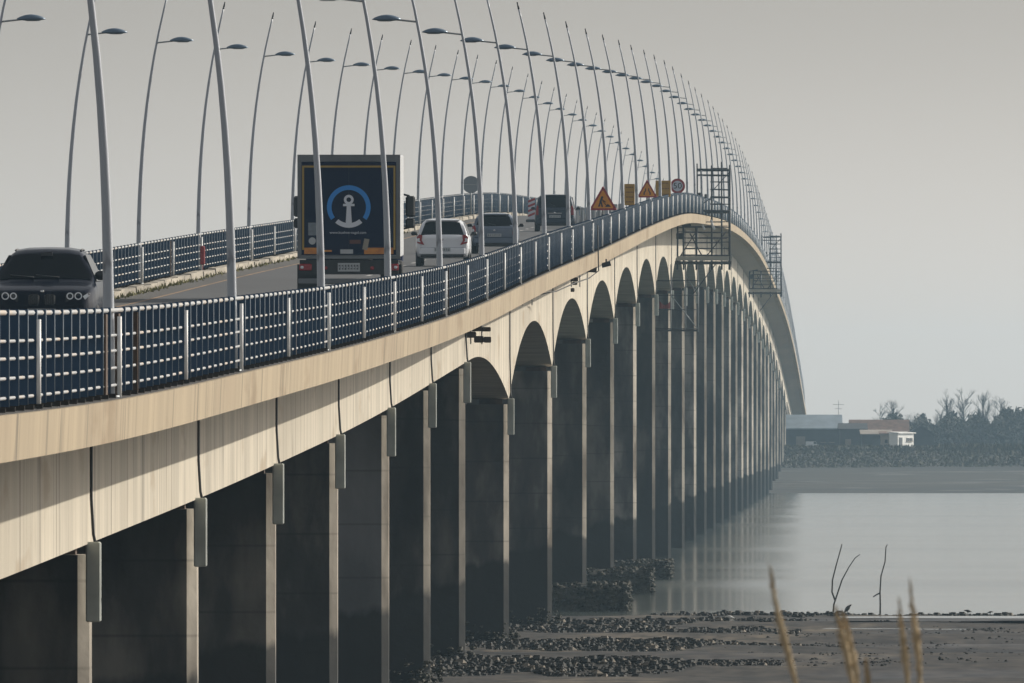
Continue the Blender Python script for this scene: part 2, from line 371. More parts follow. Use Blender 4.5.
# ------------------------------------------------------------------ railings
def railing(u0, label, kfirst, lamps):
    t = thing('railing', label, 'railing', P(kfirst, u0))
    o = Vector(P(kfirst, u0))
    def L(k, u, dz): return Vector(P(k, u0 + u, dz)) - o
    ks = frange(K0, K1, .05)
    for z, r in ((1.0, .029), (.71, .019), (.53, .019), (.33, .019), (.13, .019)):
        s = MB(); s.tube([L(k, -.012, z) for k in ks], r, 6); s.build('top_rail' if z > .9 else 'rail', M['rail_white'], t)
    def bal(s, p, zt=1.035):
        s.box(p + Vector((-.008, 0, zt / 2)), (.125, .018, zt), 0)
        s.tube([p + Vector((.056, 0, 0)), p + Vector((.056, 0, zt))], .0095, 5, 1)
        s.box(p + Vector((.02, .02, .02)), (.20, .10, .05), 2)
    n = 0; far = MB()
    mesh = MB(); bal(mesh, Vector((0, 0, 0))); proto = mesh.build('baluster', [M['rail_blue'], M['rail_edge'], M['foot']], t)
    mesh = MB(); mesh.tube([(0, 0, 0), (0, 0, .95)], .025, 8); pp = mesh.build('post', M['post_white'], t)
    nb = np_ = 0; farp = MB()
    q0 = int(round(K0 * 20))
    for q in range(q0, int(K1 * 20)):
        k = q / 20
        vis = k >= kfirst
        if q % 20 == 0 and lamps: pass
        else:
            p = L(k, 0, 0)
            if vis and nb < 99:
                c = proto if nb == 0 else proto.copy()
                if nb: COL.objects.link(c)
                c.location = p; nb += 1
            else: bal(far, p)
        if q % 10 == 0:
            p = L(k, -.075, -.02)
            if vis and np_ < 99:
                c = pp if np_ == 0 else pp.copy()
                if np_: COL.objects.link(c)
                c.location = p; np_ += 1
            else: farp.tube([p, p + Vector((0, 0, .95))], .026, 6)
    tag(far.build('distant_balusters', [M['rail_blue'], M['rail_edge'], M['foot']], t), kind='stuff')
    tag(farp.build('distant_posts', M['post_white'], t), kind='stuff')
    return t, L
rt, RL = railing(0.0, 'near blue and white steel railing along the right edge of the bridge deck', -.65, True)
for k in (-.065, .155, .02, 1.62, 4.1): # rusty expansion joint posts
    s = MB(); s.box(RL(k, .01, .48), (.10, .9 if k < 1 else .3, .96)); s.build('joint_post', M['rust'], rt)
lt, LL = railing(W, 'far blue and white steel railing along the left edge of the bridge deck', 4.2, True)
for k in (6.47,):
    s = MB(); s.box(LL(k, .0, .48), (.12, .5, .96)); s.build('joint_post', M['rust'], lt)
s = MB(); p = P(7.0, W - .09); s.bbox((0, 0, .42), (.15, .12, .52), .03); s.box((0, -.065, .55), (.07, .01, .08)); s.tube([(0, 0, .0), (0, 0, .2)], .02, 6)
tag(s.build('emergency_box', mat('red_box_paint', (.25, .02, .025), .5), None, p), 'small red emergency box fixed at the left railing beside a lamp foot', 'emergency box')

# ------------------------------------------------------------------ street lamps
ORD = 'first second third fourth fifth sixth seventh eighth ninth tenth eleventh twelfth thirteenth fourteenth fifteenth sixteenth seventeenth'.split()
def lamp_proto(side):
    t = thing('street_lamp', 'x', 'street lamp')
    hs = [0, .5, 1, 1.6, 2.2, 2.8, 3.4, 4, 4.6, 5.2, 5.8, 6.4, 7.0, 7.3]
    off = lambda h: side * .72 * (h / 7.3) ** 2.6
    s = MB(); s.tube([(off(h), 0, h) for h in hs], [.072 - .050 * h / 7.3 for h in hs], 10); s.build('pole', M['pole'], t)
    s = MB(); s.tube([(0, 0, 0), (0, 0, .03)], .14, 8); s.build('base_plate', M['steel'], t)
    s = MB(); s.tube([(off(7.25), 0, 7.25), (off(7.42), 0, 7.45)], [.028, .018], 6); s.build('tip', M['dark'], t)
    x0 = off(6.15)
    s = MB(); s.tube([(x0, 0, 6.13), (x0 + side * .45, 0, 6.18)], .022, 6); s.build('arm', M['steel'], t)
    s = MB(); N = 10; rings = []
    for i in range(N + 1):
        v = i / N; w = max(.012, .14 * sin(pi * v) ** .6); hh = max(.012, .105 * sin(pi * min(1, v * .95 + .03)) ** .75)
        cx = x0 + side * (.33 + .60 * v)
        rings.append([(cx, w * cos(a), 6.17 + (hh if sin(a) > 0 else hh * .35) * sin(a) + .012) for a in [2 * pi * j / 10 for j in range(10)]])
    s.loft(rings, smooth=True); hd = s.build('lamp_head', M['lamp'], t)
    s = MB(); s.ball((x0 + side * .66, 0, 6.155), (.17, .085, .02), 8, 4); s.build('lens', M['lamp_glass'], hd)
    return t
lp, rp = lamp_proto(-1), lamp_proto(1)     # heads reach inward over the road
def lamp(proto, first, k, u, label, group):
    t = proto if first else copy_tree(proto)
    t.location = P(k, u, -.02); t['label'] = label; t['group'] = group
    random.seed(int(k * 7 + u)); t.rotation_euler = (radians(random.uniform(-.3, .3)), radians(random.uniform(-.22, .22)), radians(random.uniform(-4, 4)))
random.seed(9)
HINT = {0: 'in front of the dark blue car', 3: 'in front of the truck doors'}
for i, k in enumerate(range(0, 65)):
    lb = f'white curved lamp post on the right railing, {ORD[k]} from the near end' if k < 17 else 'thin distant lamp post on the right railing, beyond the round speed limit sign'
    lamp(lp, i == 0, k, .05, lb, 'lamp posts along the right railing')
for i, k in enumerate(range(4, 65)):
    lb = f'slim lamp post on the left railing, {ORD[k - 4]} in row from left picture edge' if k < 15 else 'thin distant lamp post on the left railing, beyond the grey sign back'
    lamp(rp, i == 0, k, W + .02, lb, 'lamp posts along the left railing')

# ------------------------------------------------------------------ vehicles
def interp(pts, t):
    if t <= pts[0][0]: return pts[0][1]
    for (a, x), (b_, y) in zip(pts[:-1], pts[1:]):
        if t <= b_:
            q = (t - a) / (b_ - a); return x + (y - x) * q
    return pts[-1][1]
def wheel(name, par, x, y, r, w):
    wt = bpy.data.objects.new(name, None); COL.objects.link(wt); wt.parent = par; wt.location = (x, y, r)
    s = MB(); N = 20
    s.loft([[(dx * w, rr * cos(2 * pi * j / N), rr * sin(2 * pi * j / N)) for j in range(N)] for dx, rr in ((-.5, r * .62), (-.5, r * .93), (-.35, r), (.35, r), (.5, r * .93), (.5, r * .62))], smooth=True); s.build('tyre', M['tyre'], wt)
    s = MB(); s.loft([[(dx * w, rr * cos(2 * pi * j / N), rr * sin(2 * pi * j / N)) for j in range(N)] for dx, rr in ((-.42, r * .61), (-.3, r * .2), (.3, r * .2), (.42, r * .61))]); s.build('rim', M['rim'], wt)
def car_body(root, L, Wd, top, plan, belt, roofw, zb, paint, zb_pts=None):
    """shell lofted along y from tail (0) to nose (L); returns the surface function"""
    def hw(y): return Wd / 2 * interp(plan, y)
    def prof(y):
        zt = interp(top, y); w = hw(y); z0 = interp(zb_pts, y) if zb_pts else zb; bl = min(belt, zt - .04)
        pts = [(0, z0), (w * .80, z0), (w * .93, z0 + .05), (w * .985, z0 + (bl - z0) * .35), (w, z0 + (bl - z0) * .6), (w * .975, bl - .06), (w * .94, bl)]
        if zt > belt + .1:
            f = (zt - bl); wr = w * .94 + (w * roofw - w * .94) * min(1, f / (max(z for _, z in top) - belt))
            pts += [(w * .94 + (wr - w * .94) * .45, bl + f * .45), (wr + (w * .94 - wr) * .12, bl + f * .78), (wr * .97, zt - .085), (wr * .86, zt - .038), (wr * .58, zt - .010), (0, zt)]
        else:
            pts += [(w * .91, bl + (zt - bl) * .4), (w * .87, bl + (zt - bl) * .72), (w * .80, zt - .012), (w * .66, zt - .003), (w * .4, zt), (0, zt)]
        return pts
    ys = sorted(set([p[0] for p in top] + [p[0] for p in plan] + frange(0, L, L / 24)))
    s = MB(); rings = []
    for y in ys:
        p = prof(y); rings.append([(x, y, z) for x, z in p] + [(-x, y, z) for x, z in p[-2:0:-1]])
    s.loft(rings, smooth=True); o = s.build('body', paint, root)
    for pl in o.data.polygons:
        if len(pl.vertices) > 4: pl.use_smooth = False
    return prof
def top_glass(name, root, top, wfun, y0, y1, w0, w1, off=.012, n=6, mi=None):
    """window patch lying on the sloping top line between y0 and y1"""
    s = MB(); rows = []
    for i in range(n + 1):
        y = y0 + (y1 - y0) * i / n; z = interp(top, y); w = w0 + (w1 - w0) * i / n
        rows.append([(w * q, y, z - .03 * abs(q) ** 4 + off) for q in (-1, -.8, -.4, 0, .4, .8, 1)])
    s.loft(rows, close=False, caps=False, smooth=True)
    d = [[(x, y, z - .05) for x, y, z in r] for r in rows]; s.loft(d, close=False, caps=False)
    s.loft([rows[0], d[0]], close=False, caps=False); s.loft([rows[-1], d[-1]], close=False, caps=False)
    s.loft([[r[0] for r in rows], [r[0] for r in d]], close=False, caps=False); s.loft([[r[-1] for r in rows], [r[-1] for r in d]], close=False, caps=False)
    return s.build(name, mi or M['glass'], root)
def plate(root, y, z, w=.50, h=.11, sgn=-1):
    s = MB(); s.box((0, y, z), (w, .02, h), 0); pl = s.build('number_plate', M['plate'], root)
    s = MB(); random.seed(int(z * 1000))
    x = -w * .42
    for q in range(7):
        for e in range(2): s.box((x + random.uniform(-.008, .008), y + sgn * .012, z + (e - .5) * h * .36), (w * .065, .006, h * random.uniform(.12, .26)))
        s.box((x + w * .03, y + sgn * .012, z), (w * .022, .006, h * .58))
        x += w * .135
    s.build('plate_characters', M['plate_ink'], pl)
def mirror(root, x, y, z, sz=(.17, .12, .14)):
    s = MB(); sg = 1 if x > 0 else -1
    s.tube([(x - sg * .12, y, z - .05), (x, y, z - .02)], .025, 6); s.ball((x, y, z), (sz[0] / 2 * 1.1, sz[1] / 2, sz[2] / 2), 10, 6); s.build('mirror', M['dark'], root)

def hatch(label, k, uc, paint, Wd, H, sc, name, rearlabel, style):
    root = thing(name, label, 'car', P(k, uc, -.12), -DX / DY, 'cars driving away along the right lane', sc)
    slope = math.atan((zdeck(k + .05) - zdeck(k - .05)) / (.1 * DY)); root.rotation_euler.x = slope
    L = 3.75; belt = .93; rf = H
    if style == 'mpv':
        top = [(0, .95), (.03, 1.0), (.06, 1.02), (.26, rf - .10), (.40, rf - .03), (.9, rf), (2.2, rf - .02), (2.5, rf - .08), (3.1, 1.02), (3.7, .84), (L, .70)]
    else:
        top = [(0, .86), (.03, .93), (.10, .97), (.42, rf - .11), (.58, rf - .03), (1.1, rf), (2.0, rf - .02), (2.3, rf - .07), (2.95, 1.0), (3.55, .84), (L, .70)]
    plan = [(0, .86), (.05, .925), (.15, .975), (.4, 1.0), (2.8, 1.0), (3.4, .95), (3.65, .85), (L, .7)]
    zbp = [(0, .42), (.08, .33), (.3, .26), (3.4, .22), (L, .30)]
    prof = car_body(root, L, Wd, top, plan, belt, .72 if style != 'mpv' else .80, .24, paint, zbp)
    y0, y1 = (.11, .43) if style != 'mpv' else (.07, .28)
    rwin = top_glass('rear_window', root, top, None, y0, y1, Wd / 2 * .80, Wd / 2 * (.63 if style != 'mpv' else .72))
    s = MB(); s.tube([(.05, y0 - .0, interp(top, y0) + .03), (-.28, y0 + .06, interp(top, y0 + .06) + .04)], .012, 5); s.build('wiper', M['dark'], rwin)
    s = MB(); s.box((0, y1 + .06, interp(top, y1 + .06) + .02), (Wd * .62, .2, .035)); s.build('spoiler', paint, root)
    for sg in (-1, 1):
        x = sg * Wd / 2 * .78
        s = MB()
        zl0, zl1 = (.70, .98) if style != 'mpv' else (.72, 1.15)
        if style == 'mpv': poly = [(sg * Wd / 2 * .80, zl0), (sg * Wd / 2 * .93, zl0), (sg * Wd / 2 * .92, 1.0), (sg * Wd / 2 * .86, zl1), (sg * Wd / 2 * .80, zl1 - .05)]
        elif style == 'karl': poly = [(sg * Wd / 2 * .66, .66), (sg * Wd / 2 * .93, .72), (sg * Wd / 2 * .95, .90), (sg * Wd / 2 * .86, .985), (sg * Wd / 2 * .74, .96), (sg * Wd / 2 * .76, .80)]
        else: poly = [(sg * Wd / 2 * .78, .68), (sg * Wd / 2 * .93, .70), (sg * Wd / 2 * .94, .94), (sg * Wd / 2 * .86, 1.02), (sg * Wd / 2 * .80, .94)]
        s.prism(poly, -.025, .13, 0); s.prism([(cx_ * .5 + poly[1][0] * .5, cz_ * .4 + .80 * .6) for cx_, cz_ in poly], -.035, -.02, 1)
        s.build('tail_light', [M['red_lens'], M['clear_lens'] if style != 'mpv' else M['red_lens']], root)
        mirror(root, sg * (Wd / 2 + .10), 2.25, 1.0)
        s = MB()   # side window strip
        zz = [belt + .03, rf - .13]
        pts = [(y, zq) for y, zq in ((.75, zz[0]), (2.75, zz[0]), (2.15, zz[1]), (.85, zz[1]))]
        xs = [sg * (Wd / 2 * .945 + .004), sg * (Wd / 2 * .945 + .004), sg * (Wd / 2 * (.76 if style != 'mpv' else .83) + .012), sg * (Wd / 2 * (.76 if style != 'mpv' else .83) + .012)]
        s.add([(xs[i], pts[i][0], pts[i][1]) for i in range(4)] + [(xs[i] - sg * .03, pts[i][0], pts[i][1]) for i in range(4)], [(0, 1, 2, 3), (4, 7, 6, 5), (0, 4, 5, 1), (1, 5, 6, 2), (2, 6, 7, 3), (3, 7, 4, 0)])
        s.build('side_window', M['glass'], root)
        for y in (.62, 3.05): wheel('wheel', root, sg * (Wd / 2 - .10), y, .29, .19)
    s = MB(); s.bbox((0, .0, .47), (Wd * .86, .10, .24), .045); s.build('rear_bumper', paint, root)
    s = MB(); s.bbox((0, .01, .335), (Wd * .80, .10, .10), .02); s.build('diffuser', M['dark'], root)
    plate(root, -.06 if style == 'karl' else -.025, .52 if style == 'karl' else .66)
    s = MB(); s.ball((0, -.01, .83), (.045, .012, .035), 8, 5); s.build('tailgate_badge', M['chrome'], root)
    s = MB(); s.tube([(0, .8, rf), (0, .68, rf + .14)], .008, 4); s.build('aerial', M['dark'], root)
    if style == 'karl':
        s = MB(); s.box((.12, .46, 1.17), (.22, .02, .10)); s.build('rear_shelf_tag', M['plate'], root)
    if style == 'mpv':
        s = MB(); s.box((.0, y0 + .10, 1.20), (.62, .02, .12)); 
        s = MB(); s.box((0, -.012, .80), (.6, .02, .03)); s.build('tailgate_trim', M['chrome'], root)
    return root
hatch('small white hatchback following the truck in the right lane', 7.78, 3.62, M['white_paint'], 1.66, 1.47, .96, 'hatchback', None, 'karl')
hatch('slate blue hatchback ahead of the small white car', 9.2, 3.28, M['blue_paint'], 1.66, 1.45, .92, 'hatchback', None, 'clio')
hatch('dark blue people carrier ahead of the slate blue hatchback', 12.2, 3.40, M['van_paint'], 1.78, 1.62, .91, 'people_carrier', None, 'mpv')

# oncoming dark suv
k, uc = 2.75, 5.76
root = thing('suv', 'dark midnight blue SUV with round headlight rings driving towards the viewer', 'car', P(k, uc, -.12), pi - DX / DY, None, 1.0)
root.rotation_euler.x = -math.atan((zdeck(k + .05) - zdeck(k - .05)) / (.1 * DY))
L, Wd, H = 4.75, 1.92, 1.72
top = [(0, 1.05), (.1, 1.15), (.5, H - .15), (.8, H - .03), (1.6, H), (2.5, H - .03), (2.75, H - .10), (3.55, 1.14), (3.62, 1.115), (4.2, 1.04), (4.55, .95), (4.68, .85), (L, .70)]
plan = [(0, .86), (.2, .95), (.6, 1.0), (3.6, 1.0), (4.1, .975), (4.4, .93), (4.58, .86), (4.70, .77), (L, .62)]
car_body(root, L, Wd, top, plan, 1.08, .66, .3, M['navy_paint'], [(0, .45), (.4, .3), (4.4, .28), (L, .36)])
ws = top_glass('windscreen', root, top, None, 3.50, 2.80, Wd / 2 * .84, Wd / 2 * .61, .014, mi=M['suv_glass'])
s = MB()
for x in (-.25, .2): s.tube([(x, 3.50, 1.19), (x + .42, 3.42, 1.225)], .012, 5)
s.build('wiper', M['dark'], ws)
s = MB(); s.box((0, 2.88, 1.60), (.2, .04, .06)); s.build('rear_view_mirror', M['dark'], ws)
for sg in (-1, 1):
    s = MB(); zc = .84; yq = 4.62
    poly = [(sg * .42, .76), (sg * .74, .78), (sg * .84, .90), (sg * .70, .925), (sg * .42, .885)]
    s.loft([[(x, 4.50 - .42 * max(0, abs(x) - .5), z) for x, z in poly], [(x, 4.74 - .42 * max(0, abs(x) - .4), z) for x, z in poly]])
    hl = s.build('headlight', mat('headlight_glass', (.02, .024, .03), .1, spec=.5), root)
    for xx, rr in ((.50, .052), (.645, .058)):
        r_ = MB(); N = 18; cy = 4.80 - .36 * max(0, xx - .4)
        r_.loft([[(sg * xx + (rr + w_) * cos(2 * pi * j / N), cy + d_, .865 + (rr + w_) * sin(2 * pi * j / N)) for j in range(N)] for w_, d_ in ((-.010, 0), (.010, .0), (.010, .02), (-.010, .02), (-.010, 0))], caps=False)
        r_.build('light_ring', M['clear_lens'], hl)
    if sg < 0:
        r_ = MB(); r_.loft([[(-.76, 4.60, .80), (-.83, 4.58, .87), (-.80, 4.59, .91), (-.72, 4.62, .86)], [(-.76, 4.64, .80), (-.83, 4.60, .87), (-.80, 4.62, .91), (-.72, 4.66, .86)]]); r_.build('indicator', M['clear_lens'], hl)
    s = MB(); s.bbox((sg * .14, 4.735, .80), (.20, .08, .20), .035); gr = s.build('grille', M['dark'], root)
    s = MB()
    for q in range(5): s.box((sg * .14 + (q - 2) * .036, 4.778, .80), (.008, .012, .17))
    s.build('grille_bars', mat('grille_chrome', (.05, .055, .06), .3, .5), gr)
    s = MB(); s.bbox((sg * .62, 4.64, .50), (.30, .12, .10), .03); s.build('air_intake', M['dark'], root)
    s = MB(); s.ball((sg * .70, 4.66, .56), (.05, .03, .045), 8, 6); s.build('fog_lamp', M['clear_lens'], root)
    mirror(root, sg * (Wd / 2 + .04), 3.1, 1.22, (.26, .14, .19))
    s = MB()
    a_ = Wd / 2 * .945 + .006; b2 = Wd / 2 * .70 + .012
    pt = [(a_, .6, 1.12), (a_, 3.35, 1.12), (b2, 2.7, 1.58), (b2, .8, 1.58)]
    s.add([(sg * x, y, z) for x, y, z in pt] + [(sg * (x - .03), y, z) for x, y, z in pt], [(0, 1, 2, 3), (4, 7, 6, 5), (0, 4, 5, 1), (1, 5, 6, 2), (2, 6, 7, 3), (3, 7, 4, 0)])
    s.build('side_window', M['glass'], root)
    s = MB(); s.tube([(sg * .58, 1.0, H - .06), (sg * .58, 1.5, H - .045), (sg * .58, 2.3, H - .06)], .018, 6); s.build('roof_rail', M['dark'], root)
    for y in (.85, 3.85): wheel('wheel', root, sg * (Wd / 2 - .12), y, .36, .25)
s = MB(); s.bbox((0, 4.70, .45), (1.3, .12, .14), .04); s.build('front_bumper', M['dark'], root)
s = MB(); s.ball((0, 4.60, .945), (.035, .02, .03), 8, 5); s.build('bonnet_badge', M['chrome'], root)
plate(root, 4.775, .585, .5, .11, 1)

# truck --------------------------------------------------------------
k, uc = 5.2, 3.35
tr = thing('box_truck', 'dark blue box truck with white anchor emblem on its rear doors', 'truck', P(k, uc, -.12), -DX / DY + .010)
tr.rotation_euler.x = math.atan((zdeck(k + .1) - zdeck(k)) / (.1 * DY))
M['t_white'] = mat('truck_side_white', (.42, .43, .44), .4, var=.1, scale=.5)
M['t_frame'] = mat('truck_frame_grey', (.16, .17, .18), .5, .3, var=.25, scale=2)
M['t_navy'] = mat('truck_navy', (.004, .010, .040), .55, var=.15, scale=1.2, spec=.05)
M['t_yellow'] = mat('truck_yellow_line', (.34, .22, .03), .5)
M['t_orange'] = mat('truck_orange_reflector', (.62, .25, .02), .4, var_col=(.40, .13, .02), scale=6)
M['emblem_blue'] = mat('emblem_blue', (.015, .22, .62), .5)
M['emblem_white'] = mat('emblem_white', (.62, .65, .70), .5)
bw, z0, z1 = 2.42, 1.0, 3.45
s = MB(); s.bbox((0, 3.1, (z0 + z1) / 2), (bw - .04, 6.0, z1 - z0 - .04), .03); s.build('box_body', M['t_white'], tr)
s = MB()   # rear portal frame
for sg in (-1, 1): s.box((sg * (bw / 2 - .05), .05, (z0 + z1) / 2), (.10, .16, z1 - z0))
s.box((0, .05, z1 - .08), (bw - .202, .16, .16)); s.box((0, .05, z0 + .04), (bw - .202, .16, .08)); s.build('rear_frame', M['t_frame'], tr)
s = MB()
for sg in (-1, 1): s.box((sg * .5575, -.01, (z0 + z1) / 2 - .04), (1.113, .06, z1 - z0 - .26))
dr = s.build('rear_doors', M['t_navy'], tr)
s = MB()
for sg in (-1, 1): s.box((sg * 1.075, -.045, 2.2), (.045, .012, 1.98))
s.box((0, -.045, 3.17), (2.12, .012, .045)); s.build('yellow_border', M['t_yellow'], dr)
for x0_, x1_ in ((-1.05, -.66), (-.62, -.40), (.36, 1.05)):
    s = MB(); s.box(((x0_ + x1_) / 2, -.045, 1.185), (x1_ - x0_, .012, .15 if abs(x0_) > .63 or x1_ > 0 else .04)); s.build('reflector_strip', M['t_orange'], dr)
def arc(s, r0, r1, a0, a1, y, cz, n=40, th=.012):
    rings = []
    for i in range(n + 1):
        a = radians(a0 + (a1 - a0) * i / n); c, q = cos(a), sin(a)
        rings.append([(r0 * c, y, cz + r0 * q), (r1 * c, y, cz + r1 * q), (r1 * c, y + th, cz + r1 * q), (r0 * c, y + th, cz + r0 * q)])
    s.loft(rings)
CZ = 2.215; ye = -.080
s = MB(); arc(s, .405, .515, -36, 216, ye, CZ); emb = s.build('emblem_ring', M['emblem_blue'], dr)
s = MB(); arc(s, .375, .485, 229, 311, ye, CZ)
arc(s, .055, .115, 0, 360, ye - .001, CZ + .175)
s.box((0, ye + .004, CZ + .05), (.27, .012, .055))
s.prism([(-.045, CZ + .07), (.045, CZ + .07), (.075, CZ - .42), (-.075, CZ - .42)], ye + .001, ye + .013); s.build('anchor', M['emblem_white'], emb)
def text(body, size, name, m_, parent, loc, rot=(pi / 2, 0, 0), ext=.004, width=None):
    cu = bpy.data.curves.new(name, 'FONT'); cu.body = body; cu.size = size; cu.extrude = ext; cu.align_x = 'CENTER'; cu.align_y = 'CENTER'; cu.resolution_u = 3
    o = bpy.data.objects.new(name, cu); COL.objects.link(o)
    bpy.context.view_layer.update()
    me = bpy.data.meshes.new_from_object(o.evaluated_get(bpy.context.evaluated_depsgraph_get())); me.name = name
    bpy.data.objects.remove(o); bpy.data.curves.remove(cu)
    if width:
        xs = [v.co.x for v in me.vertices]; f = width / (max(xs) - min(xs))
        for v in me.vertices: v.co.x *= f
    me.materials.clear(); me.materials.append(m_)
    o = bpy.data.objects.new(name, me); COL.objects.link(o); o.parent = parent; o.location = loc; o.rotation_euler = rot
    return o
text('www.kuehne-nagel.com', .085, 'lettering', M['emblem_white'], dr, (-.02, -.066, 1.615), width=.86)
s = MB(); s.box((-.86, -.046, 1.70), (.19, .012, .30)); s.build('door_notice', mat('notice_grey', (.20, .23, .26), .6, var=.3, scale=9), dr)
s = MB(); N = 20
for x in (-.86,): s.loft([[(x + .085 * cos(2 * pi * j / N), y_, 1.42 + .085 * sin(2 * pi * j / N)) for j in range(N)] for y_ in (-.05, -.042)])
s.build('speed_disc', M['plate'], dr)
s = MB(); s.box((.40, -.047, 1.34), (.12, .012, .26), 0, Matrix.Rotation(.2, 3, 'Y')); s.build('door_sticker', M['kerb'], dr)
s = MB(); s.box((.15, -.047, 1.40), (.26, .01, .09)); s.build('door_sticker', mat('brown_sticker', (.10, .03, .02), .6), dr)
s = MB(); s.box((-.05, -.05, 1.17), (.30, .03, .10)); s.build('lock_plate', M['plate'], dr)
s = MB(); s.box((0, 3.5, .86), (.9, 6.6, .22)); s.box((0, .12, .80), (bw - .1, .16, .34)); s.build('chassis', M['dark'], tr)
s = MB(); s.bbox((0, -.02, .47), (bw - .04, .12, .13), .02); s.build('rear_bumper', M['t_frame'], tr)
plate(tr, .02, .80, .52, .20); 
for sg in (-1, 1):
    s = MB(); s.bbox((sg * 1.02, .0, .80), (.30, .08, .16), .02, 0); s.ball((sg * 1.02 + .08 * sg, -.045, .80), (.04, .01, .04), 8, 5, 1); s.build('tail_light', [M['red_lens'], M['clear_lens']], tr)
    s = MB(); s.box((sg * .98, .72, .55), (.5, .02, .62)); s.build('mudflap', M['dark'], tr)
    for y in (1.3, 6.1): wheel('wheel', tr, sg * (bw / 2 - .19), y, .46, .32)
    s = MB(); s.ball((sg * .55, -.02, .78), (.05, .02, .05), 8, 5); s.build('reflector', M['red_lens'], tr)
    s = MB(); s.tube([(sg * 1.12, 7.0, 2.5), (sg * 1.32, 6.85, 2.45)], .025, 6); s.tube([(sg * 1.12, 7.0, 1.65), (sg * 1.32, 6.85, 1.7)], .025, 6)
    s.bbox((sg * 1.34, 6.8, 2.20), (.23, .13, .50), .04); s.bbox((sg * 1.34, 6.8, 1.80), (.23, .13, .24), .04); s.build('cab_mirror', M['dark'], tr)
s = MB(); s.bbox((0, 7.2, 1.75), (2.3, 1.8, 2.3), .12); s.build('cab', M['t_navy'], tr)

# road works things ---------------------------------------------------
def post_sign(name, label, k, u, loc_dz=-.02, cat='road sign', group=None): return thing(name, label, cat, P(k, u, loc_dz), 0, group)
M['sign_yellow'] = mat('sign_yellow', (.72, .27, .004), .5, var=.15, scale=4)
M['sign_red'] = mat('sign_red', (.30, .018, .018), .5)
M['sign_back'] = mat('sign_back_grey', (.20, .22, .24), .55, .2)
M['sign_white'] = mat('sign_white', (.50, .52, .58), .5)
M['sign_plate_y'] = mat('sign_plate_ochre', (.45, .24, .012), .55, var=.25, scale=3)
M['ink'] = mat('black_ink', (.01, .01, .012), .6)
def tri(s, w, h, z0, y0, y1, mi=0, r=.08, sc=1.0):
    c = [(-w / 2, z0), (w / 2, z0), (0, z0 + h)]; cx, cz = 0, z0 + h / 3
    poly = []
    for i in range(3):
        p, a, b_ = Vector(c[i]), Vector(c[i - 1]), Vector(c[(i + 1) % 3])
        poly += [p + (a - p).normalized() * r, p + ((a - p).normalized() + (b_ - p).normalized()) * r * .25, p + (b_ - p).normalized() * r]
    s.prism([(cx + (p.x - cx) * sc, cz + (p.y - cz) * sc) for p in poly], y0, y1, mi)
def tri_sign(label, k, u, w, z0, kind):
    t = post_sign('warning_sign', label, k, u, group='road works signs on the right of the bridge')
    s = MB(); s.tube([(0, .02, 0), (0, .02, 1.5)], .035, 8); s.build('sign_post', M['dark'], t)
    s = MB(); tri(s, w, w * .87, z0, -.04, -.015, 0); sp = s.build('sign_plate', M['sign_red'], t)
    s = MB(); tri(s, w, w * .87, z0, -.047, -.038, 0, sc=.76); s.build('sign_face', M['sign_yellow'], sp)
    s = MB(); yy = -.054; c = z0
    if kind == 'work':      # man with a shovel at a heap
        Rm = lambda a: Matrix.Rotation(a, 3, 'Y')
        s.ball((-.03, yy, c + .46 * w), (.04 * w, .004, .04 * w), 8, 6)
        s.box((-.07 * w, yy, c + .36 * w), (.07 * w, .008, .16 * w), 0, Rm(.35)); s.box((-.12 * w, yy, c + .21 * w), (.05 * w, .008, .18 * w), 0, Rm(.35)); s.box((-.05 * w, yy, c + .21 * w), (.05 * w, .008, .19 * w), 0, Rm(-.25))
        s.box((.03 * w, yy, c + .33 * w), (.16 * w, .008, .03 * w), 0, Rm(.6)); s.box((.06 * w, yy - .002, c + .24 * w), (.022 * w, .008, .22 * w), 0, Rm(-.7))
        s.prism([(.07 * w, c + .12 * w), (.28 * w, c + .12 * w), (.22 * w, c + .19 * w), (.16 * w, c + .22 * w)], yy - .004, yy + .004)
    else:                   # road narrows: two bent lines
        for sg in (-1, 1):
            s.prism([(sg * .17 * w, c + .13 * w), (sg * .115 * w, c + .13 * w), (sg * .115 * w, c + .22 * w), (sg * .055 * w, c + .32 * w), (sg * .055 * w, c + .44 * w), (sg * .10 * w, c + .44 * w), (sg * .10 * w, c + .335 * w), (sg * .17 * w, c + .235 * w)], yy - .004, yy + .004)
    s.build('pictogram', M['ink'], sp)
    s = MB()
    for x, z in ((0, z0 + w * .80), (-w * .44, z0 + .04), (w * .44, z0 + .04)): s.ball((x, -.05, z), (.04, .03, .04), 8, 6)
    s.build('warning_light', M['sign_red'], sp)
tri_sign('orange triangular sign with a digging worker, nearest of the road works signs', 9.9, .136, .97, 1.19, 'work')
tri_sign('orange triangular road narrows sign between two ochre plates', 12.9, .09, .86, 1.14, 'narrow')
def plate_sign(label, k, u, w, h, zc, words):
    t = post_sign('sign_board', label, k, u, group='road works signs on the right of the bridge')
    s = MB(); s.tube([(0, .02, 0), (0, .02, zc)], .035, 8); s.build('sign_post', M['dark'], t)
    s = MB(); s.bbox((0, -.03, zc), (w, .03, h), .012); sp = s.build('sign_plate', M['sign_plate_y'], t)
    s = MB(); random.seed(int(k)); n = words      # small lettering, too far off to read: worn dark strokes
    for r in range(n):
        z = zc + h * (.34 - .68 * r / max(1, n - 1)); x = -w * .36
        while x < w * .34:
            l = random.uniform(.03, .10) * w / .4; s.box((x + l / 2, -.048, z), (l * .8, .006, h * .05)); x += l
    s.build('faded_print', mat('faded_print', (.16, .07, .01), .7), sp)
plate_sign('upright ochre notice board behind the first triangular sign', 11.7, .18, .40, .82, 1.44, 4)
